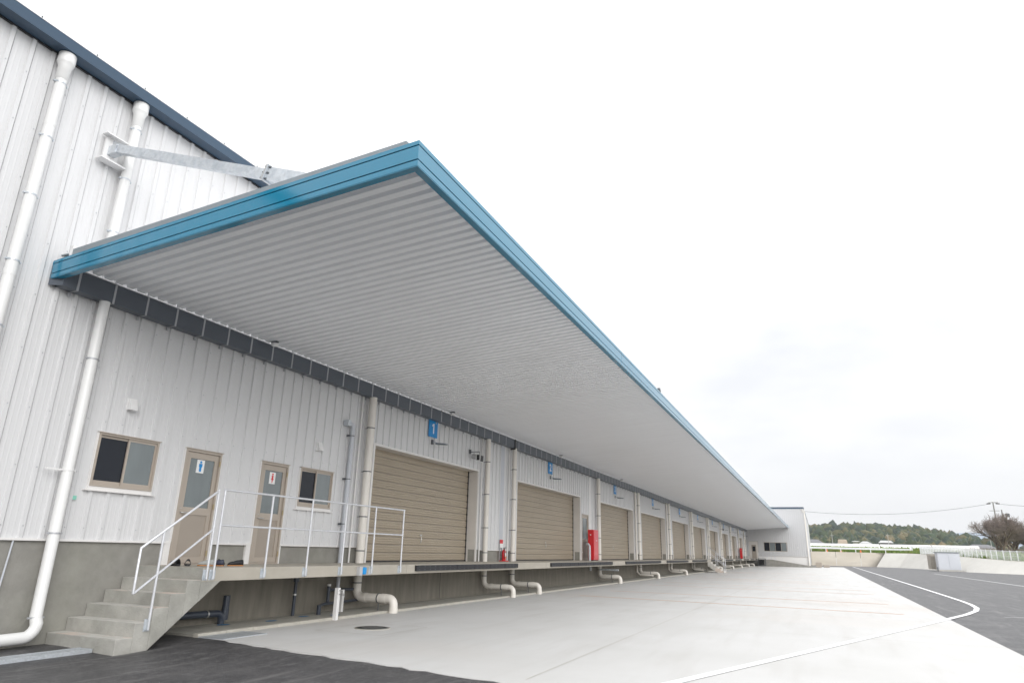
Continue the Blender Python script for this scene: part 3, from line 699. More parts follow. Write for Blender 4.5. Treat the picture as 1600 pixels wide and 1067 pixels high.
for yy, z0, z1 in ((7.36, .24, 1.60), (8.27, .90, 2.285)):
    p = MB().tube([(RX, yy, z0), (RX, yy, z1)], rr_, 10).build('post', 'rail', rs)
    q = MB().box(W+.001, W+.009, yy-.05, yy+.05, z0-.02, z0+.145); q.box(W+.009, RX+.015, yy-.026, yy-.018, z0, z0+.13)
    for zz in (z0+.01, z0+.11): q.tube([(W+.009, yy+.03, zz), (W+.02, yy+.03, zz)], .012, 6)
    q.build('base_plate', 'galv', p)

# ------------------------------------------------------------------ downpipes
def clamp(mb, x, y, z, r):
    mb.tube([(x, y, z-.012), (x, y, z+.012)], r+.006, 16); mb.tube([(0.02, y, z), (x-r, y, z)], .008, 6); mb.box(x-.02, x+.02, y-r-.03, y-r-.004, z-.012, z+.012)
    mb.box(x-.01, x+.02, y+r+.004, y+r+.03, z-.012, z+.012)
def sock(mb, x, y, z, r): mb.tube([(x, y, z-.05), (x, y, z+.05)], r+.003, 18)
DP = 'cream rain pipes on the warehouse wall'
def downpipe(y, ztop, lab, r=.108, x=.19, foot='out', cl=None, zb_=.30, outx=1.25, mtl='pvc'):
    t = thing('downpipe', lab, 'downpipe', (x, y, 0), DP)
    if foot == 'out':
        pts = [(x, y, ztop), (x, y, zb_+.2)]+elbow((x, y, zb_), (0, 0, -1), (1, 0, 0), .17)+[(outx-.2, y, zb_)]+elbow((outx, y, zb_), (1, 0, 0), (0, 0, -1), .14)+[(outx, y, -.02)]
    elif foot == 'left':
        pts = [(x, y, ztop), (x, y, .40)]+elbow((x+.05, y, .13), (0, 0, -1), (0, -1, 0), .17)+[(x+.1, y-1.6, .11)]
    else: pts = [(x, y, ztop), (x, y, foot)]
    MB().tube(pts, r, 18).build('pipe', mtl, t)
    cm = 'strap' if mtl != 'pvc' or y < 8 else 'steeld'
    for z in (cl or [4.35, 3.25, 2.15, 1.35])+([.62] if foot == 'out' else []):
        b = MB(); clamp(b, x, y, z, r); b.build('clamp', cm, t)
    b = MB(); sock(b, x, y, min(ztop, 5)-1.2, r); b.build('socket', mtl, t)
    if foot == 'out':
        MB().tube([(.82, y, zb_), (.845, y, zb_)], r+.012, 16).tube([(.83, y, zb_-r), (.83, y, .0)], .012, 6).build('support', cm, t)
        for p, q in (((.42, y, zb_), (.50, y, zb_)), ((outx-.32, y, zb_), (outx-.20, y, zb_)), ((outx, y, .0), (outx, y, .10))): MB().tube([p, q], r+.007, 16).build('socket', mtl, t)
    return t
def upper_pipe(y, zlow, lab, end):
    t = thing('downpipe', lab, 'downpipe', (.17, y, 0), DP); x, r = .135, .079
    MB().lathe([(r, 8.40), (r+.010, 8.41), (r+.012, 8.56), (r+.016, 8.565), (r+.018, 8.64), (r+.045, 8.70), (r+.047, 8.705), (r+.047, 8.868), (r+.03, 8.878)], (x, y, 0), 24).build('outlet_cup', 'pvcw', t)
    MB().tube([(x, y, 8.45), (x, y, zlow)], r, 20).build('pipe', 'pvcw', t)
    for z in (8.33, 7.35, 6.35, 5.28, 4.3, 3.2, 2.1):
        if z > zlow: b = MB(); clamp(b, x, y, z, r); b.build('clamp', 'galv', t)
    for z in (7.6, 5.1, 3.1):
        if z > zlow: b = MB(); sock(b, x, y, z, r); b.build('socket', 'pvcw', t)
upper_pipe(5.16, 0, 'tall white rain pipe from the navy eave at the far left of the wall', 0)
upper_pipe(6.50, 5.72, 'white rain pipe from the navy eave ending on the near canopy corner', 0)
t = downpipe(6.60, 5.15, 'white rain pipe under the near gutter end bending left at the ground', r=.080, x=.16, foot='left', cl=[4.18, 1.53, .38], mtl='pvcw')
b = MB(); clamp(b, .16, 6.6, 2.44, .080); b.box(.13, .16, 6.28, 6.50, 2.425, 2.455); b.build('long_clamp', 'white', t)
nth = ['first', 'second', 'third', 'fourth', 'fifth', 'sixth', 'seventh', 'eighth', 'ninth', 'tenth', 'eleventh']
downpipe(14.07, 5.15, 'thick cream rain pipe close to the left edge of the first shutter', r=.100, x=.19)
downpipe(21.02, 5.15, 'cream rain pipe just right of the first shutter', r=.082)
downpipe(23.33, 5.15, 'cream rain pipe between the fire extinguisher and the second shutter', r=.085)
downpipe(34.35, 5.15, 'cream rain pipe behind the near red hydrant cabinet', r=.1)
for yy, q in ((43.2, 'third'), (53.1, 'fourth'), (63.6, 'fifth'), (73.9, 'sixth'), (84.2, 'seventh'), (93.9, 'eighth'), (103.8, 'ninth'), (112.1, 'tenth')):
    downpipe(yy, 5.15, f'cream rain pipe just beyond the {q} shutter', r=.095, outx=1.3)
    if yy < 90:
        tag(MB().tube([(.12, yy-.55, 5.15), (.12, yy-.55, .35), (.3, yy-.55, .2), (1.1, yy-.55, .18)], .055, 10).build('conduit', 'pvc'), f'thin cream conduit left of the rain pipe beyond the {q} shutter', 'conduit', 'thin cream conduits beside the rain pipes')
for yy, q in ((13.80, 'thick rain pipe left of the first shutter'), (20.80, 'rain pipe right of the first shutter'), (23.12, 'rain pipe left of the second shutter')):
    tag(MB().tube([(.07, yy, 5.14), (.07, yy, 1.07)], .022, 8).build('conduit', 'trim'), 'slim pale conduit along the '+q, 'conduit', 'slim pale conduits beside the rain pipes')
# grey vent pipe with hooked top left of the first shutter
t = thing('vent_pipe', 'pale grey vent pipe with hooked top between the second window and first shutter', 'vent pipe', (.12, 13.42, 1))
MB().tube([(.12, 13.42, 1.05), (.12, 13.42, 4.18)]+elbow((.12, 13.42, 4.33), (0, 0, 1), (0, -1, 0), .1)+[(.12, 13.24, 4.33)], .056, 16).build('pipe', 'pipegrey', t)
MB().box(.05, .19, 13.13, 13.24, 4.27, 4.40).build('hood', 'galv', t)
b = MB()
for z in (4.05, 3.0, 1.95): b.box(.02, .10, 13.33, 13.36, z-.02, z+.02); b.tube([(.12, 13.42, z-.01), (.12, 13.42, z+.01)], .061, 14)
b.build('clamp', 'steeld', t)
tag(MB().tube([(.02, 6.05, .0), (.02, 6.14, 1.43)], .013, 8).build('conduit', 'pipegrey'), 'thin grey conduit on the plinth left of the bent rain pipe', 'conduit')

# under-deck plumbing
t = thing('drain_pipe', 'thick dark pvc drain pipe lying behind the stairs and turning down', 'drain pipe', (.2, 9.9, 0))
MB().tube([(.22, 8.3, .24), (.22, 9.72, .22)]+elbow((.22, 9.95, .22), (0, 1, 0), (0, 0, -1), .13)+[(.22, 9.95, .02)], .062, 14).build('pipe', 'pvcdark', t)
MB().tube([(.22, 10.02, .30), (.22, 10.02, .52)], .062, 14).tube([(.22, 10.02, .1), (.22, 10.02, .3)], .068, 14).build('stub', 'pvcdark', t)
MB().tube([(.22, 9.58, .22), (.22, 9.61, .22)], .068, 14).build('clamp', 'steel', t)
t = thing('drain_pipe', 'slim dark upright drain pipe under the dock beneath the third railing post', 'drain pipe', (.15, 12.1, 0))
MB().tube([(.15, 11.95, .86), (.15, 11.95, .03)], .035, 12).build('pipe', 'pvcdark', t)
MB().tube([(.15, 11.95, .70), (.15, 11.95, .86)], .06, 12).build('collar', 'pvcdark', t)
MB().tube([(.15, 11.95, .43), (.15, 11.95, .46)], .042, 12).build('clamp', 'steel', t)
t = thing('drain_pipe', 'branching dark drain pipe with white cap near the white post under the dock', 'drain pipe', (.2, 13, 0))
MB().tube([(.42, 12.45, .03), (.42, 12.45, .22)], .045, 12).tube([(.42, 12.45, .2), (.30, 12.75, .22), (.22, 14.3, .24)], .03, 12).build('pipe', 'pvcdark', t)
MB().tube([(.2, 13.0, .24), (.2, 13.0, .58)], .038, 12).tube([(.2, 13.0, .50), (.2, 13.9, .48)], .032, 12).build('branch', 'pvcdark', t)
MB().tube([(.2, 13.0, .58), (.2, 13.0, .62)], .042, 12).build('cap', 'white', t)
t = thing('post', 'white square water tap post with small taps standing at the kerb', 'post', (1.2, 12.0, 0))
MB().box(1.16, 1.24, 11.98, 12.06, 0, .62).build('column', 'white', t)
MB().tube([(1.24, 12.03, .57), (1.33, 12.06, .56), (1.33, 12.06, .52)], .012, 8).tube([(1.24, 12.02, .50), (1.36, 12.03, .49), (1.37, 12.03, .45)], .012, 8).build('tap', 'steel', t)
tag(MB().box(.32, .40, 13.25, 13.32, .03, .50).build('pipe_box', 'white'), 'short white pipe cover standing behind the white post', 'pipe cover')
tag(MB().tube([(.12, 13.42, .86), (.12, 13.42, .45), (.14, 13.42, .3)], .045, 12).build('pipe_stub', 'pipegrey'), 'grey pipe stub below the deck under the vent pipe', 'pipe')
for yy, nm in ((18.4, 'first'), (33.0, 'second'), (50, 'third')):
    MB().box(.004, .008, yy, yy+.02, .03, .86).build('joint', 'blackm', wh)
tag(MB().box(1.466, 1.54, 12.25, 12.36, .865, 1.04).build('switch_box', 'boxgrey'), 'grey half of the switch box on the dock edge left of the first shutter', 'switch box')
tag(MB().box(1.466, 1.57, 12.363, 12.47, .885, 1.03).build('switch_cover', 'bluebox', bevel=.02), 'bright blue rounded cover on the dock edge by the switch box', 'switch cover')

# wall fittings
for yy, z, lab in ((7.50, 3.60, 'small white square vent hood above the first window'), (12.34, 3.60, 'small white square vent hood above the second window')):
    t = thing('vent_hood', lab, 'vent', (.05, yy, z), 'white vent hoods on the wall')
    MB().box(.02, .035, yy-.09, yy+.09, z-.07, z+.14).build('flange', 'white', t)
    MB().prism([(.035, z+.12), (.07, z+.12), (.12, z-.02), (.12, z-.06), (.035, z-.06)], 'y', yy-.07, yy+.07).build('cowl', 'white', t)
tag(MB().box(.027, .030, 6.845, 6.905, 2.03, 2.09).build('sticker', 'tagg'), 'tiny green sticker on the cladding left of the first window', 'sticker')

# restroom signs on the doors
def figure(mb, y, z, s, woman):
    x0, x1 = .003, .006
    a = [(y+.0+.022*s*math.cos(t*.785), z+.075*s+.022*s*math.sin(t*.785)) for t in range(8)]
    mb.prism(a, 'x', x0, x1)
    if woman: body = [(-.028, .048), (.028, .048), (.018, .01), (.036, -.035), (.012, -.035), (.010, -.09), (-.010, -.09), (-.012, -.035), (-.036, -.035), (-.018, .01)]
    else: body = [(-.036, .048), (.036, .048), (.034, -.01), (.024, -.01), (.022, -.09), (.003, -.09), (0, -.03), (-.003, -.09), (-.022, -.09), (-.024, -.01), (-.034, -.01)]
    mb.prism([(y+a_*s, z+b_*s) for a_, b_ in body], 'x', x0, x1)
for (yy, z, m_, wm, lab) in ((9.14, 2.80, 'blue', False, 'white restroom sign with blue man figure on the first door'), (11.02, 2.78, 'redp', True, 'white restroom sign with red woman figure on the second door')):
    t = thing('restroom_sign', lab, 'sign', (0, yy, z), 'restroom signs')
    MB().box(-.0055, .002, yy-.085, yy+.085, z-.12, z+.12).build('plate', 'signwhite', t)
    q = MB(); figure(q, yy, z, 1.05, wm); q.build('figure', m_, t)

# bay number signs and lamps
def text_mesh(s, size, name):
    cu = bpy.data.curves.new('numeral', 'FONT'); cu.body = s; cu.size = size; cu.align_x = 'CENTER'; cu.align_y = 'CENTER'; cu.extrude = .002; cu.offset = size*.022
    o = bpy.data.objects.new('tmp', cu); C.objects.link(o); dg = bpy.context.evaluated_depsgraph_get(); dg.update()
    me = bpy.data.meshes.new_from_object(o.evaluated_get(dg)); bpy.data.objects.remove(o); return me
SG = [17.44, 27.6, 38.2, 48.2, 58.6, 68.3, 78.4, 88.6, 98.6, 108.0, 115.0]
for i, yy in enumerate(SG):
    t = thing('bay_sign', f'blue sign with a white number over the {nth[i]} shutter from the stairs', 'sign', (.05, yy, 4.91), 'blue bay number signs')
    MB().box(.03, .042, yy-.26, yy+.26, 4.655, 5.165).build('plate', 'blue', t, bevel=.003)
    if i == 0: MB().prism([(yy+p*.3, 4.92+q*.3) for p, q in ((-.02, -.5), (.17, -.5), (.17, .5), (-.02, .5), (-.24, .36), (-.24, .19), (-.02, .27))], 'x', .0425, .045).build('numeral', 'signwhite', t)
    else:
        me = text_mesh(str(i+1), .42, 'numeral'); me.materials.append(M['signwhite'])
        o = bpy.data.objects.new('numeral', me); C.objects.link(o); o.parent = t; o.location = (-.004, 0, 0); o.rotation_euler = (math.pi/2, 0, math.pi/2)
    l = thing('wall_lamp', f'small dark metal lamp on an arm above the {nth[i]} shutter', 'lamp', (.05, yy, 4.5), 'small lamps under the bay signs')
    MB().box(.026, .05, yy-.05, yy+.05, 4.44, 4.58).build('bracket', 'steeld', l)
    MB().tube([(.05, yy, 4.52), (.22, yy+.02, 4.47)], .016, 8).build('arm', 'galv', l)
    MB().hexa([(.16, yy-.05, 4.43), (.52, yy-.04, 4.41), (.52, yy+.12, 4.41), (.16, yy+.12, 4.43), (.16, yy-.03, 4.49), (.52, yy-.02, 4.45), (.52, yy+.10, 4.45), (.16, yy+.10, 4.49)]).build('lamp_head', 'cap', l, bevel=.01)
for yy, lab in ((20.0, 'white floodlight with square black front on the wall above the first shutter'), (78.0+7, 'small dark floodlight high on the wall near the seventh shutter')):
    t = thing('floodlight', lab, 'floodlight', (.1, yy, 4.45), 'floodlights on the wall')
    q = MB().tube([(.03, yy-.05, 4.56), (.36, yy+.0, 4.56), (.36, yy, 4.44)], .013, 8).box(.026, .05, yy-.10, yy+.0, 4.50, 4.64).build('bracket', 'steeld', t)
    q = MB().tube([(.10, yy-.0, 4.42), (.28, yy+.0, 4.39)], .085, 16).build('driver', 'boxgrey', t)
    q = MB().hexa([(.28, yy-.12, 4.27), (.44, yy-.12, 4.22), (.44, yy+.12, 4.22), (.28, yy+.12, 4.27), (.30, yy-.12, 4.50), (.46, yy-.12, 4.44), (.46, yy+.12, 4.44), (.30, yy+.12, 4.50)]).build('housing', 'white', t)
    q = MB().box(.32, .43, yy-.124, yy-.121, 4.27, 4.45)
    q.hexa([(.445, yy-.10, 4.235), (.45, yy-.10, 4.235), (.45, yy+.10, 4.235), (.445, yy+.10, 4.235), (.462, yy-.10, 4.43), (.467, yy-.10, 4.43), (.467, yy+.10, 4.43), (.462, yy+.10, 4.43)]); q.build('lens', 'blackm', t)

# fire extinguisher, stand and sign
t = thing('fire_extinguisher', 'red fire extinguisher with black hose on a red stand left of the second shutter', 'fire extinguisher', (.17, 22.60, DK))
MB().lathe([(.065, 0), (.07, .015), (.07, .28), (.06, .33), (.03, .36), (.024, .38)], (.17, 22.60, DK+.03), 18).build('cylinder', 'red', t)
MB().tube([(.17, 22.60, DK+.41), (.17, 22.60, DK+.45)], .02, 10).box(.15, .26, 22.59, 22.61, DK+.45, DK+.47).box(.15, .24, 22.59, 22.61, DK+.42, DK+.43).build('valve', 'blackm', t)
MB().tube([(.19, 22.60, DK+.42), (.24, 22.51, DK+.38), (.25, 22.52, DK+.2), (.22, 22.54, DK+.10)], .011, 8).build('hose', 'blackm', t)
MB().box(.235, .243, 22.56, 22.65, DK+.17, DK+.28).build('label', 'signwhite', t)
MB().box(.235, .244, 22.56, 22.65, DK+.11, DK+.168).build('yellow_band', 'orange', t)
t = thing('extinguisher_stand', 'red base with a tall pole and red and white sign behind the extinguisher', 'stand', (.17, 22.60, DK))
MB().box(.05, .30, 22.46, 22.74, DK, DK+.03).build('base', 'red', t, bevel=.01)
MB().box(.055, .075, 22.44, 22.47, DK+.03, DK+.72).box(.055, .075, 22.63, 22.66, DK+.03, DK+.72).build('pole', 'strap', t)
MB().box(.076, .09, 22.44, 22.68, DK+.46, DK+.60).build('sign_white', 'signwhite', t)
MB().box(.076, .09, 22.44, 22.68, DK+.601, DK+.73).build('sign_red', 'redp', t)
# hydrant cabinets
for (y0, lab) in ((32.42, 'near tall red fire hydrant cabinet on the dock between second and third shutters'), (103.2, 'far small red hydrant cabinet near the ninth shutter')):
    t = thing('hydrant_cabinet', lab, 'hydrant cabinet', (.2, y0, DK), 'red hydrant cabinets')
    MB().box(.32, .60, y0-.38, y0+.42, DK+.03, DK+1.42).build('body', 'red', t, bevel=.01)
    MB().box(.34, .58, y0-.36, y0+.40, DK+.0, DK+.03).build('base', 'blackm', t)
    MB().box(.601, .615, y0-.34, y0+.38, DK+.10, DK+1.38).build('door', 'red', t, bevel=.004)
    MB().box(.616, .622, y0+.0, y0+.12, DK+.90, DK+.94).build('handle', 'steel', t)
    MB().tube([(.46, y0-.39, DK+1.18), (.46, y0-.42, DK+1.18)], .03, 10).build('alarm_lamp', 'white', t)
tag(MB().tube([(.47, 31.8, DK-.0), (.47, 31.8, DK+.66), (.40, 31.82, DK+.74), (.32, 31.85, DK+.74)], .055, 12).build('standpipe', 'pipegrey'), 'short grey pipe rising beside the near red hydrant cabinet', 'pipe')
t = thing('underdeck_pipe', 'grey pipe under the dock below the near hydrant cabinet with a long horizontal arm', 'pipe', (.5, 34, .5))
MB().tube([(.47, 31.9, .86), (.47, 31.9, .62)], .05, 10).build('riser', 'pipegrey', t)
MB().box(.40, 1.35, 33.6, 33.7, .60, .68).build('arm', 'galv', t)

# ------------------------------------------------------------------ shoes on the deck
def loft(mb, secs, n=12, smooth=True):
    # secs: (along, halfwidth, zbottom, ztop, side shift)
    v = []; f = []
    for (l, wd, z0, z1, sh) in secs:
        for j in range(n):
            a = 2*math.pi*j/n; cz = (z0+z1)/2; v.append((l, sh+wd*math.cos(a)*(1.0), cz+(z1-z0)/2*math.sin(a)))
    for i in range(len(secs)-1):
        for j in range(n): f.append((i*n+j, i*n+(j+1) % n, (i+1)*n+(j+1) % n, (i+1)*n+j))
    f.append(tuple(range(n-1, -1, -1))); f.append(tuple(range((len(secs)-1)*n, len(secs)*n)))
    return mb.add(v, f, smooth)
def place(mb, x, y, z, ang):
    ca, sa = math.cos(ang), math.sin(ang); mb.v = [(x+p[0]*ca-p[1]*sa, y+p[0]*sa+p[1]*ca, z+p[2]) for p in mb.v]; return mb
SO = [(-.135, .02), (-.12, .033), (-.07, .036), (0, .034), (.06, .045), (.10, .044), (.13, .03), (.142, .01)]
outline = [(l, w_) for l, w_ in SO]+[(l, -w_) for l, w_ in reversed(SO)]
def sandal(x, y, ang, lab, sole='shoeblk', z=DK+.003):
    t = thing('sandal', lab, 'sandal', (x, y, z), 'shoes left on the dock')
    place(MB().prism(outline, 'z', 0, .03), x, y, z, ang).build('sole', sole, t, bevel=.004)
    q = MB()
    for l, h, wd in ((.07, .088, .052), (.005, .102, .049), (-.075, .115, .042)):
        n = 9; v = []
        for j in range(n):
            a = math.pi*j/(n-1); yy, zz = math.cos(a)*wd, .02+math.sin(a)*(h-.02)
            v += [(l-.03, yy, zz), (l+.034, yy, zz*.92), (l-.03, yy*.93, zz-.005), (l+.034, yy*.93, zz*.92-.005)]
        f = []
        for j in range(n-1): k = 4*j; f += [(k, k+1, k+5, k+4), (k+2, k+6, k+7, k+3), (k, k+4, k+6, k+2), (k+1, k+3, k+7, k+5)]
        q.add(v, f)
    place(q, x, y, z, ang).build('strap', 'shoeblk', t)
    place(MB().box(.02, .05, -.02, .015, .083, .088), x, y, z, ang).build('buckle', 'solew', t)
def sneaker(x, y, ang, lab, upper, sole, z=DK+.003):
    t = thing('shoe', lab, 'shoe', (x, y, z), 'shoes left on the dock')
    place(MB().prism(outline, 'z', 0, .016), x, y, z, ang).build('sole', sole, t, bevel=.004)
    q = loft(MB(), [(-.134, .015, .015, .08, 0), (-.120, .032, .010, .11, 0), (-.06, .038, .008, .10, 0), (-.01, .038, .008, .095, 0), (.04, .045, .008, .082, 0), (.09, .045, .008, .068, 0), (.122, .031, .01, .052, 0), (.136, .012, .014, .036, 0)])
    place(q, x, y, z, ang).build('upper', upper, t)
    q = loft(MB(), [(-.115, .012, .080, .099, 0), (-.09, .022, .078, .098, 0), (-.04, .022, .074, .093, 0), (0, .012, .070, .086, 0)])
    place(q, x, y, z, ang).build('collar', 'shoenvy', t)
    place(MB().box(.02, .05, -.025, .025, .068, .076), x, y, z, ang).build('tongue', 'solew', t)
sandal(.60, 8.42, R(165), 'black strap sandal, leftmost shoe beside the first door')
sandal(.66, 8.62, R(140), 'black strap sandal second from the left beside the first door')
sneaker(.80, 8.88, R(215), 'grey canvas shoe with orange sole in front of the first door', 'shoegry', 'sole')
sneaker(.86, 9.04, R(200), 'dark shoe with orange sole and white tag beside the corner railing post', 'shoenvy', 'sole')
sandal(.72, 9.26, R(120), 'navy and black sandal just right of the corner railing post')
sneaker(.98, 9.36, R(245), 'black shoe with brown sole, rightmost of the shoes on the dock', 'shoeblk', 'sole')

# ------------------------------------------------------------------ ramp and things at the far end
rp_ = thing('concrete_ramp', 'low concrete ramp sloping down in front of the far wing', 'ramp', (6, 116.5, 0))
MB().prism([(1.8, -.02), (3.7, -.02), (10.6, -.02), (10.6, .01), (3.7, DK-.06), (1.8, DK-.06)], 'y', 115.6, 117.44).build('ramp_body', 'plinth', rp_)
t = thing('ramp_railing', 'pale steel railing at the top of the far concrete ramp', 'railing', (2.7, 115.7, 1))
for x in (1.85, 2.45, 3.05, 3.65, 4.2):
    MB().tube([(x, 115.7, .35), (x, 115.7, 2.0 if x < 4 else 1.5)], .035, 8).build('post', 'rail', t)
MB().tube([(1.85, 115.7, 2.0), (3.65, 115.7, 2.0), (4.2, 115.7, 1.55)], .03, 8).build('top_rail', 'rail', t)
MB().tube([(1.85, 115.7, 1.5), (3.65, 115.7, 1.5)], .025, 8).build('mid_rail', 'rail', t)
t = thing('wheeled_rack', 'dark metal rack with lattice sides below the far railing', 'rack', (2.2, 115, 0))
f = MB()
for x in (1.75, 2.75):
    for y in (114.4, 115.2): f.box(x, x+.07, y, y+.07, .05, 1.15)
f.box(1.75, 2.82, 114.4, 115.27, .12, .19); f.box(1.75, 2.82, 114.4, 115.27, 1.10, 1.15); f.build('frame', 'steeld', t)
f = MB()
for i in range(6): f.box(1.82+i*.16, 1.85+i*.16, 114.41, 114.44, .2, 1.1)
for i in range(4): f.box(1.82, 2.74, 114.44, 114.47, .3+i*.2, .33+i*.2)
f.box(1.9, 2.6, 114.55, 115.1, .2, .95); f.build('lattice', 'blackm', t)
for x, nm in ((10.2, 'left'), (11.3, 'right')):
    t = tag(MB().box(x-.35, x+.55, 121.5, 123.0, 0, .75 if nm == 'left' else .4).build('concrete_block', 'taupe2', bevel=.05), f'low brown block at the far wing corner, {nm} of the pair', 'block', 'low blocks at the wing corner')

# ------------------------------------------------------------------ retaining wall, slope, field
rw = thing('retaining_wall', 'long beige concrete retaining wall across the end of the yard', 'retaining wall', (12, 153, 0))
def pan(p, q, zt0, zt1, th=.3):
    b = MB(); (x0, y0), (x1, y1) = p, q
    b.hexa([(x0, y0, -.1), (x1, y1, -.1), (x1, y1+th, -.1), (x0, y0+th, -.1), (x0, y0, zt0), (x1, y1, zt1), (x1, y1+th, zt1), (x0, y0+th, zt0)]); return b
xw = [-30, -16, 9, 13.55, 18.0, 22.5, 27.5]
for i, (a, c) in enumerate(zip(xw, xw[1:])):
    ya, yc = 152+max(0, a-9)*.33, 152+max(0, c-9)*.33
    pan((a+.03, ya), (c-.03, yc), 2.65, 2.65).build('wall_panel', 'retw', rw)
foot = [(20.5, 153.5), (24.0, 151), (26.6, 140), (28.0, 125), (29.6, 117), (31.5, 112.5), (34.1, 108.3), (40, 101), (52, 92), (80, 75), (160, 40)]
top = [(22.5, 156.0), (26.2, 153), (29.2, 141.5), (30.9, 126.5), (32.4, 118.6), (34.0, 114.4), (36.4, 110.6), (42, 103.6), (53.6, 94.8), (82, 78), (162, 43)]
tz = [2.62, 2.62, 2.45, 2.1, 1.85, 1.66, 1.55, 1.50, 1.5, 1.5, 1.5]
b = MB(); n = len(foot); v = []
for (a, c, z) in zip(foot, top, tz): v += [(a[0], a[1], -.02), (c[0], c[1], z)]
b.add(v, [(2*i, 2*i+2, 2*i+3, 2*i+1) for i in range(n-1)])
o = struct('concrete_slope', b, 'slope')
# field beyond: rises gently from the wall top
def ztop(x):
    if x < 22.5: return 2.62
    for (p, z0), (q, z1) in zip(zip(top, tz), zip(top[1:], tz[1:])):
        if p[0] <= x <= q[0]: return z0+(z1-z0)*(x-p[0])/(q[0]-p[0])
    return 1.5
def ybnd(x):
    if x < 22.5: return 152.2+max(0, x-9)*.33
    for p, q in zip(top, top[1:]):
        if p[0] <= x <= q[0]: return p[1]+(q[1]-p[1])*(x-p[0])/(q[0]-p[0])
    return 43
b = MB(); xs = [-700, -300, -120, -60, -30, 0, 9, 15, 20, 22.5, 24, 26.2, 27.5, 29.2, 30.9, 32.4, 34, 36.4, 39, 42, 47, 53.6, 65, 82, 110, 162, 260, 500, 1200]
ds = [0, 1.5, 4, 8, 14, 22, 32, 45, 60, 90, 140, 220, 400, 900, 3500]
for d in ds:
    for x in xs:
        z0 = ztop(x); hgt = z0+min(d, 45)*.036+(.5*noise.noise(Vector((x*.05, d*.08, 0))) if 2 < d < 300 else 0)
        b.v.append((x, ybnd(x)+d-.02, hgt if d < 300 else 3.0))
nx = len(xs)
for j in range(len(ds)-1):
    for i in range(nx-1): b.f.append((j*nx+i, j*nx+i+1, (j+1)*nx+i+1, (j+1)*nx+i)); b.sm.append(True); b.mi.append(0)
struct('field', b, 'field')
# scrubby grass on the bank: many small blades and leaves
b = MB(); rg = random.Random(3)
for i in range(16000):
    x = rg.uniform(-2, 60); d = rg.uniform(.4, 1) ** 1 * rg.choice((4, 12, 40)); y = ybnd(x)+d
    z = ztop(x)+min(d, 45)*.036-.1; h = rg.uniform(.25, .6)*(1.4 if rg.random() < .12 else 1); a = rg.uniform(0, 3.14); w_ = rg.uniform(.1, .3)
    dx, dy = math.cos(a)*w_, math.sin(a)*w_; lx = rg.uniform(-.2, .2)
    b.add([(x-dx, y-dy, z), (x+dx, y+dy, z), (x+lx, y, z+h)], [(0, 1, 2)])
b.build('grass', 'grass', kind='stuff')

# guard rail on the retaining wall
gd = thing('guard_rail', 'white roadside guard rail on top of the retaining wall', 'guard rail', (12, 153, 2.65))
def wy(x): return 152.15+max(0, x-9)*.33
for a, c in ((-30, 9), (9, 27.5)):
    b = MB(); prof_ = [(0, 0), (-.06, .05), (-.06, .13), (0, .18), (-.06, .23), (-.06, .31), (0, .36)]
    v = []
    for x in (a, c):
        for p, z in prof_: v.append((x, wy(x)+p, 3.18+z))
    b.add(v, [(j, j+7, j+8, j+1) for j in range(6)]); b.build('rail_beam', 'fencem', gd)
for i in range(13):
    x = 1+i*2.7
    if x < 27.5: MB().box(x, x+.16, wy(x)+.02, wy(x)+.14, 2.60, 3.50).build('post', 'fencem', gd)
MB().box(27.3, 27.6, wy(27.4)-.05, wy(27.4)+.25, 2.0, 4.1).build('end_post', 'fencem', gd)
for x, nm in ((12.05, 'leftmost'), (14.6, 'middle'), (18.2, 'rightmost')):
    t = thing('traffic_cone', f'{nm} of three small orange cones behind the guard rail', 'cone', (x, wy(x)+.5, 2.7), 'orange cones behind the guard rail')
    MB().lathe([(.18, 0), (.16, .03), (.04, .62), (.02, .64)], (x, wy(x)+.5, 2.72), 12).build('cone', 'orange', t)
    MB().box(x-.22, x+.22, wy(x)+.28, wy(x)+.72, 2.68, 2.72).build('foot', 'orange', t)

# white mesh fence above the slope
fc = thing('mesh_fence', 'white barred fence standing along the top of the pale slope', 'fence', (33, 118, 1.8))
FL = [(27.6, 147.5), (30.2, 132), (31.6, 124), (33.2, 117.5), (34.9, 113.3), (37.1, 110), (39.0, 107.6)]
def along(L, s):
    for p, q in zip(L, L[1:]):
        l = math.dist(p, q)
        if s <= l: return (p[0]+(q[0]-p[0])*s/l, p[1]+(q[1]-p[1])*s/l)
        s -= l
    return L[-1]
tot = sum(math.dist(p, q) for p, q in zip(FL, FL[1:]))
nP = 30; pts = [along(FL, tot*i/nP) for i in range(nP+1)]
for i, (x, y) in enumerate(pts):
    z = ztop(x)-.05
    MB().box(x-.055, x+.055, y-.04, y+.04, z, z+1.42).build('post', 'fencem', fc)
    if i < nP:
        x2, y2 = pts[i+1]; z2 = ztop(x2)-.05; q = MB()
        for h0, h1 in ((.08, .12), (.65, .68), (1.3, 1.36)): q.hexa([(x, y-.01, z+h0), (x2, y2-.01, z2+h0), (x2, y2+.01, z2+h0), (x, y+.01, z+h0), (x, y-.01, z+h1), (x2, y2-.01, z2+h1), (x2, y2+.01, z2+h1), (x, y+.01, z+h1)])
        nb = 9
        for k in range(1, nb):
            u = k/nb; xx, yy, zz = x+(x2-x)*u, y+(y2-y)*u, z+(z2-z)*u; q.box(xx-.016, xx+.016, yy-.012, yy+.012, zz+.1, zz+1.34)
        q.build('mesh_panel', 'fencem', fc)
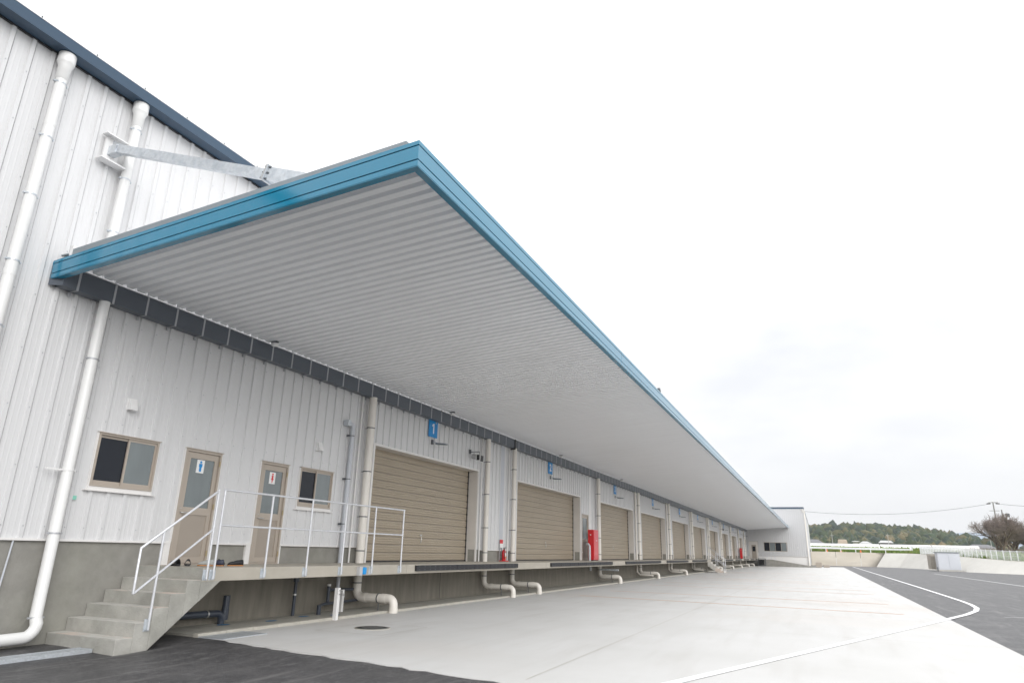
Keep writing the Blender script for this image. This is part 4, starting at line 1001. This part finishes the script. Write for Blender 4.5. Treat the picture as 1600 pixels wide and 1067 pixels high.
# electrical cabinets by the slope
t = thing('electrical_cabinet', 'large pale grey electrical cabinet at the foot of the white slope', 'electrical cabinet', (27.6, 118.5, 0))
MB().box(26.24, 29.04, 118.4, 120.6, .22, 2.58).build('body', 'cabinet', t, bevel=.02)
MB().box(26.12, 29.16, 118.28, 120.7, 2.585, 2.68).build('roof', 'cap', t)
MB().box(26.2, 29.6, 118.3, 120.8, 0, .218).build('base', 'slope', t)
for x in (26.3, 27.68): MB().box(x, x+1.3, 118.37, 118.398, .3, 2.5).build('door', 'cabinet', t)
MB().box(26.0, 26.1, 118.1, 118.2, 0, .55).build('bollard', 'steeld', t)
t = thing('electrical_cabinet', 'beige louvred cabinet just behind the pale grey electrical cabinet', 'electrical cabinet', (26, 123, 0))
MB().box(25.7, 27.6, 121.3, 124.5, .2, 2.4).build('body', 'cabbeige', t)
f = MB()
for i in range(12): f.box(25.66, 25.699, 121.5, 124.3, .4+i*.15, .46+i*.15)
for i in range(12): f.box(25.72, 27.5, 121.26, 121.299, .4+i*.15, .46+i*.15)
f.build('louvre', 'cabbeige', t)

# greenhouses
for i, (x0, x1, y0) in enumerate(((2, 27, 228), (27.3, 40, 228), (40.3, 51.5, 228))):
    t = thing('greenhouse', ['long white film greenhouse, left of the row behind the guard rail', 'white film greenhouse in the middle of the far row', 'white film greenhouse at the right end, before the bare trees'][i], 'greenhouse', (x0, y0, 4), 'white greenhouses beyond the field')
    b = MB(); n = 10; v = []
    for x in (x0, x1):
        for j in range(n+1): a = math.pi*j/n; v.append((x, y0+3-3*math.cos(a), 3.3+2.35*math.sin(a)**.75))
    b.add(v, [(j, j+1, n+2+j, n+1+j) for j in range(n)], True); b.add(v[:n+1], [tuple(range(n+1))]); b.add(v[n+1:], [tuple(range(n, -1, -1))])
    b.build('film', 'green_h', t)
    b = MB(); x = x0
    while x <= x1: b.tube([(x, y0+3-3.03*math.cos(math.pi*j/n), 3.3+2.38*math.sin(math.pi*j/n)**.75) for j in range(n+1)], .04, 5); x += 2.0
    b.build('hoop', 'fencem', t)
# houses by the foot of the hill
def house(x, y, w_, d, h, rh, lab, wallm, roofm, z=3.3, hip=True):
    t = thing('house', lab, 'house', (x, y, z), 'houses at the foot of the hill')
    MB().box(x-w_/2, x+w_/2, y-d/2, y+d/2, z-.5, z+h).build('wall', wallm, t)
    o = .7; k = .5 if hip else .02; b = MB()
    v = [(x-w_/2-o, y-d/2-o, z+h), (x+w_/2+o, y-d/2-o, z+h), (x+w_/2+o, y+d/2+o, z+h), (x-w_/2-o, y+d/2+o, z+h), (x-w_/2+k*d/2, y, z+h+rh), (x+w_/2-k*d/2, y, z+h+rh)]
    b.add(v, [(0, 1, 5, 4), (1, 2, 5), (2, 3, 4, 5), (3, 0, 4), (3, 2, 1, 0)]); b.build('roof', roofm, t)
    for i in range(3):
        xx = x-w_/2+w_*(i+.5)/3; MB().box(xx-.5, xx+.5, y-d/2-.04, y-d/2-.005, z+h*.35, z+h*.75).build('window', 'glassdark', t)
house(8.0, 262, 9, 7, 2.2, 1.7, 'dark walled house with grey tiled roof beside the wing corner', 'darkwood', 'tile', 3.6)
house(23.4, 285, 1.6, 3, 3.6, .3, 'small pale cube house right of the round tan shed', 'rooflight', 'rooflight', 3.8, False)
house(26.8, 290, 3.2, 3.5, 3.0, .9, 'low house with pale sloped roof and dark wall near the middle', 'darkwood', 'rooflight', 3.8)
house(33.6, 290, 3.4, 3.5, 3.3, .9, 'house with bright sloping roof under the slim mast', 'darkwood', 'rooflight', 3.9, False)
house(37.2, 282, 3, 3, 2.2, .7, 'lowest pale roofed house at the right of the row', 'wallh', 'rooflight', 3.7)
house(70, 330, 9, 7, 2.6, 1.6, 'grey roofed farmhouse behind the right greenhouse', 'wallh', 'tile', 3.8)
t = thing('shed', 'rounded tan roofed shed in front of the wooded hill', 'shed', (18.3, 262, 3.6))
b = MB(); n = 10; v = []
for x in (16.7, 20.0):
    for j in range(n+1): a = math.pi*j/n; v.append((x+(.4 if x < 18 else -.4)*math.sin(a), 260+2.5-2.5*math.cos(a), 3.6+4.0*math.sin(a)**.5))
b.add(v, [(j, j+1, n+2+j, n+1+j) for j in range(n)], True); b.add(v[:n+1], [tuple(range(n+1))]); b.add(v[n+1:], [tuple(range(n, -1, -1))]); b.build('shell', 'tanroof', t)
b = MB()
for x in (16.9, 18.3, 19.8): b.box(x, x+.08, 260, 260.1, 3.4, 6)
b.build('door_frame', 'tile', t)

# hills and wood
def ridge(px):    # ridge height along x at y~600
    K = [(-900, 40), (-200, 30), (-60, 27), (0, 24.0), (14, 24.5), (58, 26.5), (75, 25.5), (88, 22.5), (100, 19.5), (112, 17.5), (128, 12), (150, 7), (200, 4), (900, 3)]
    for (a, p), (c, q) in zip(K, K[1:]):
        if a <= px <= c: return p+(q-p)*(px-a)/(c-a)
    return 3
def hz(x, y):
    t = max(0, min(1, (y-360)/230)); t = t*t*(3-2*t); f = 1 if y < 640 else max(0, 1-(y-640)/300)
    return 3.2+(ridge(x*600/max(y, 300))*.80-3)*t*f+1.6*noise.noise(Vector((x*.02, y*.02, 3)))*t
b = MB(); xs = list(range(-260, 320, 14)); ys = list(range(345, 1000, 22))
for y in ys:
    for x in xs: b.v.append((x, y, hz(x, y)-.6))
nx = len(xs)
for j in range(len(ys)-1):
    for i in range(nx-1): b.f.append((j*nx+i, j*nx+i+1, (j+1)*nx+i+1, (j+1)*nx+i)); b.sm.append(True); b.mi.append(0)
struct('hill', b, 'field')
def ico():
    t = (1+5**.5)/2; v = [(-1, t, 0), (1, t, 0), (-1, -t, 0), (1, -t, 0), (0, -1, t), (0, 1, t), (0, -1, -t), (0, 1, -t), (t, 0, -1), (t, 0, 1), (-t, 0, -1), (-t, 0, 1)]
    f = [(0, 11, 5), (0, 5, 1), (0, 1, 7), (0, 7, 10), (0, 10, 11), (1, 5, 9), (5, 11, 4), (11, 10, 2), (10, 7, 6), (7, 1, 8), (3, 9, 4), (3, 4, 2), (3, 2, 6), (3, 6, 8), (3, 8, 9), (4, 9, 5), (2, 4, 11), (6, 2, 10), (8, 6, 7), (9, 8, 1)]
    v = [Vector(p).normalized() for p in v]; nf = []; c = {}
    def mid(a, b_):
        k = (min(a, b_), max(a, b_))
        if k not in c: v.append(((v[a]+v[b_])/2).normalized()); c[k] = len(v)-1
        return c[k]
    for a, b_, d in f:
        ab, bd, da = mid(a, b_), mid(b_, d), mid(d, a); nf += [(a, ab, da), (b_, bd, ab), (d, da, bd), (ab, bd, da)]
    return np.array([list(p) for p in v]), np.array(nf)
IV, IF = ico(); rn = np.random.RandomState(5)
IV, IF = IV[:12], np.array([(0, 11, 5), (0, 5, 1), (0, 1, 7), (0, 7, 10), (0, 10, 11), (1, 5, 9), (5, 11, 4), (11, 10, 2), (10, 7, 6), (7, 1, 8), (3, 9, 4), (3, 4, 2), (3, 2, 6), (3, 6, 8), (3, 8, 9), (4, 9, 5), (2, 4, 11), (6, 2, 10), (8, 6, 7), (9, 8, 1)])
vv = []; fl = []; at = []; kk = 0
for i in range(17000):
    y = rn.uniform(350, 640) if i > 2500 else rn.uniform(335, 380); x = rn.uniform(-20, 140)*y/600 if rn.rand() < .9 else rn.uniform(-160, 200)
    if x*600/y > 150: continue
    big = rn.rand() < .12
    s = rn.uniform(1.6, 2.8) if big else rn.uniform(.6, 1.7); hh = s*rn.uniform(.8, 1.8); z = hz(x, y)+hh*.5+rn.uniform(0, .8)
    P = IV*(1+rn.uniform(-.5, .45, (len(IV), 1)))*np.array([s, s, hh])+np.array([x, y, z])
    vv.append(P); fl.append(IF+kk); kk += len(IV)
    c = .33+.5*noise.noise(Vector((x*.045, y*.02, 9)))+rn.uniform(-.42, .42); at.append(np.full(len(IV), min(1, max(0, c))))
V = np.concatenate(vv); Fc = np.concatenate(fl); A = np.concatenate(at)
me = bpy.data.meshes.new('wood'); me.vertices.add(len(V)); me.vertices.foreach_set('co', V.ravel()); me.loops.add(len(Fc)*3); me.loops.foreach_set('vertex_index', Fc.ravel().astype(np.int32))
me.polygons.add(len(Fc)); me.polygons.foreach_set('loop_start', np.arange(0, len(Fc)*3, 3, dtype=np.int32)); me.update(calc_edges=True); me.validate()
at_ = me.attributes.new('kind_of_tree', 'FLOAT', 'POINT'); at_.data.foreach_set('value', A)
me.materials.append(M['forest']); o = bpy.data.objects.new('woodland', me); C.objects.link(o); o['kind'] = 'stuff'
b = MB(); K = [(-900, 60), (-300, 70), (-120, 95), (40, 150), (150, 120), (300, 135), (420, 158), (470, 165), (540, 150), (640, 170), (760, 130), (900, 100), (1400, 70)]
for y, f in ((2900, .3), (3300, 1), (4200, .3)):
    for x, z in K: b.v.append((x*2.2*y/3300-300, y, z*f*.72+2))
n = len(K)
for j in range(2):
    for i in range(n-1): b.f.append((j*n+i, j*n+i+1, (j+1)*n+i+1, (j+1)*n+i)); b.sm.append(False); b.mi.append(0)
struct('mountain', b, 'mount')

# ------------------------------------------------------------------ poles and wires
def upole(x, y, h, lab, z=3.0, arms=True, boxes=False):
    t = thing('utility_pole', lab, 'utility pole', (x, y, z), 'utility poles')
    MB().tube([(x, y, z-1), (x, y, h)], [.19, .12], 10).build('shaft', 'pole', t)
    if arms:
        MB().box(x-.9, x+.9, y-.08, y+.0, h-.15, h-.03).build('crossarm', 'pole', t); MB().box(x-1.0, x+1.0, y-.08, y, h-2.0, h-1.9).build('crossarm', 'pole', t)
        for k in (-.9, .9, 0): MB().lathe([(.05, 0), (.09, .08), (.05, .16), (.09, .24), (.03, .34)], (x+k, y-.04, h-.03), 8).build('insulator', 'signwhite', t)
        for k in (-1, 1): MB().tube([(x+k*.5, y, h-.3), (x+k*1.25, y, h-.35)], .13, 8).build('insulator_string', 'blackm', t)
    if boxes:
        for k, (a, hgt, r) in enumerate(((.95, .9, .35), (1.1, 2.3, .42))): MB().box(x+a-r, x+a+r, y-.4, y+.4, h-hgt-.35-r, h-hgt-.1+r*.4).build('transformer', 'steeld', t)
        MB().box(x, x+1.4, y-.05, y+.05, h-1.2, h-1.1).build('crossarm', 'pole', t)
upole(48.7, 190, 14.7, 'tall utility pole with crossarms rising behind the left bare tree')
upole(50.1, 190, 13.0, 'shorter utility pole with two dark transformer boxes beside the taller pole', arms=False, boxes=True)
for (x, y, h, lab) in ((15.3, 262, 9.6, 'slim pale mast at the left of the hill foot'), (34.1, 285, 10.5, 'thin pale mast behind the bright roofed house'), (68, 300, 11, 'thin pale pole right of the greenhouses near the bare trees')):
    t = thing('mast', lab, 'mast', (x, y, 3), 'thin masts near the houses'); MB().tube([(x, y, 2.5), (x, y, h)], [.13, .06], 8).build('shaft', 'rooflight', t); MB().box(x-.6, x+.6, y-.03, y+.03, h-.8, h-.7).build('crossarm', 'rooflight', t)
def cable(p, q, sag, lab, r=.035):
    n = 28; P, Q = Vector(p), Vector(q); pts = [P.lerp(Q, i/n)-Vector((0, 0, 4*sag*(i/n)*(1-i/n))) for i in range(n+1)]
    tag(MB().tube(pts, r, 5).build('power_cable', 'wire'), lab, 'cable')
cable((48.2, 190, 14.35), (-8, 190, 15.3), 2.9, 'long sagging power cable from the pole to the left behind the wing')
cable((49.2, 190, 14.35), (90, 190, 13.4), 1.0, 'power cable running right from the tall pole')

# ------------------------------------------------------------------ bare trees
def bare_tree(x, y, z, h, lab, seed, spread=1.0, tint='twig'):
    rg = random.Random(seed); t = thing('bare_tree', lab, 'tree', (x, y, z), 'bare trees behind the fence'); tr = MB(); tw = MB()
    def grow(p, d, L, r, lev):
        n = 3 if lev < 3 else 2; pts = [p]; dd = d.copy()
        for i in range(n):
            dd = (dd+Vector((rg.uniform(-.22, .22), rg.uniform(-.22, .22), rg.uniform(-.05, .16)))).normalized(); pts.append(pts[-1]+dd*L/n)
        m_ = tr if lev < 2 else tw
        m_.tube(pts, [max(.017, r*(1-.45*i/n)) for i in range(n+1)], 6 if lev < 2 else 3, caps=False)
        if lev >= 5: return
        kn = (5, 5, 4, 4, 3)[lev]
        for k in range(kn):
            u = rg.uniform(.35, 1) if lev else rg.uniform(.5, 1); i = min(n-1, int(u*n)); q = pts[i].lerp(pts[i+1], u*n-i)
            ax = dd.orthogonal().normalized(); ax.rotate(__import__('mathutils').Quaternion(dd, rg.uniform(0, 6.28))); nd = dd.copy(); nd.rotate(__import__('mathutils').Quaternion(ax, rg.uniform(.35, .95)*spread))
            nd.z = nd.z*.85+.22
            grow(q, nd.normalized(), L*rg.uniform(.58, .8), r*.55, lev+1)
    for k in range(3 if seed % 2 else 2):
        grow(Vector((x+k*.15, y, z-.3)), Vector((rg.uniform(-.45, .45), rg.uniform(-.2, .2), 1)).normalized(), h*.34, h*.026, 0)
    tr.build('trunk', 'bark', t); tw.build('crown', tint, t)
bare_tree(40.6, 152, 2.3, 10.5, 'wide bare tree left of the utility poles', 11, 1.15)
bare_tree(44.0, 158, 2.6, 7.4, 'lower bare tree just right of the first, in front of the poles', 12, 1.1)
bare_tree(48.2, 160, 2.6, 8.6, 'tall brown bare tree right of the utility poles', 13, 1.05)
bare_tree(50.8, 154, 2.6, 11.5, 'bare tree at the right edge of the view', 15, 1.0)
bare_tree(46.6, 170, 3.0, 9, 'small bare tree behind, between the tall ones', 14, 1.1)
# brown brush under the trees
b = MB(); rg = random.Random(9)
for i in range(2600):
    x = rg.uniform(37, 57); y = rg.uniform(152, 170); z = 2.6+rg.uniform(0, 1.2)*(.3+.7*abs(math.sin(x*1.3))); a = rg.uniform(0, 6.28); l = rg.uniform(.4, 1.1)
    b.add([(x, y, z), (x+.03, y, z), (x+math.cos(a)*l*.5, y+math.sin(a)*.3, z+l)], [(0, 1, 2)])
b.build('brushwood', 'twig', kind='stuff')

# ------------------------------------------------------------------ air
m = bpy.data.materials.new('air'); m.use_nodes = True; t = m.node_tree; t.nodes.remove(t.nodes['Principled BSDF'])
pv = t.nodes.new('ShaderNodeVolumePrincipled'); pv.inputs['Color'].default_value = (.97, .98, 1, 1); pv.inputs['Density'].default_value = .00022; pv.inputs['Anisotropy'].default_value = .2
t.links.new(pv.outputs[0], t.nodes['Material Output'].inputs['Volume']); M['air'] = m
MB().box(-4200, 4200, -250, 5200, -1.5, 230).build('haze', 'air', kind='stuff')
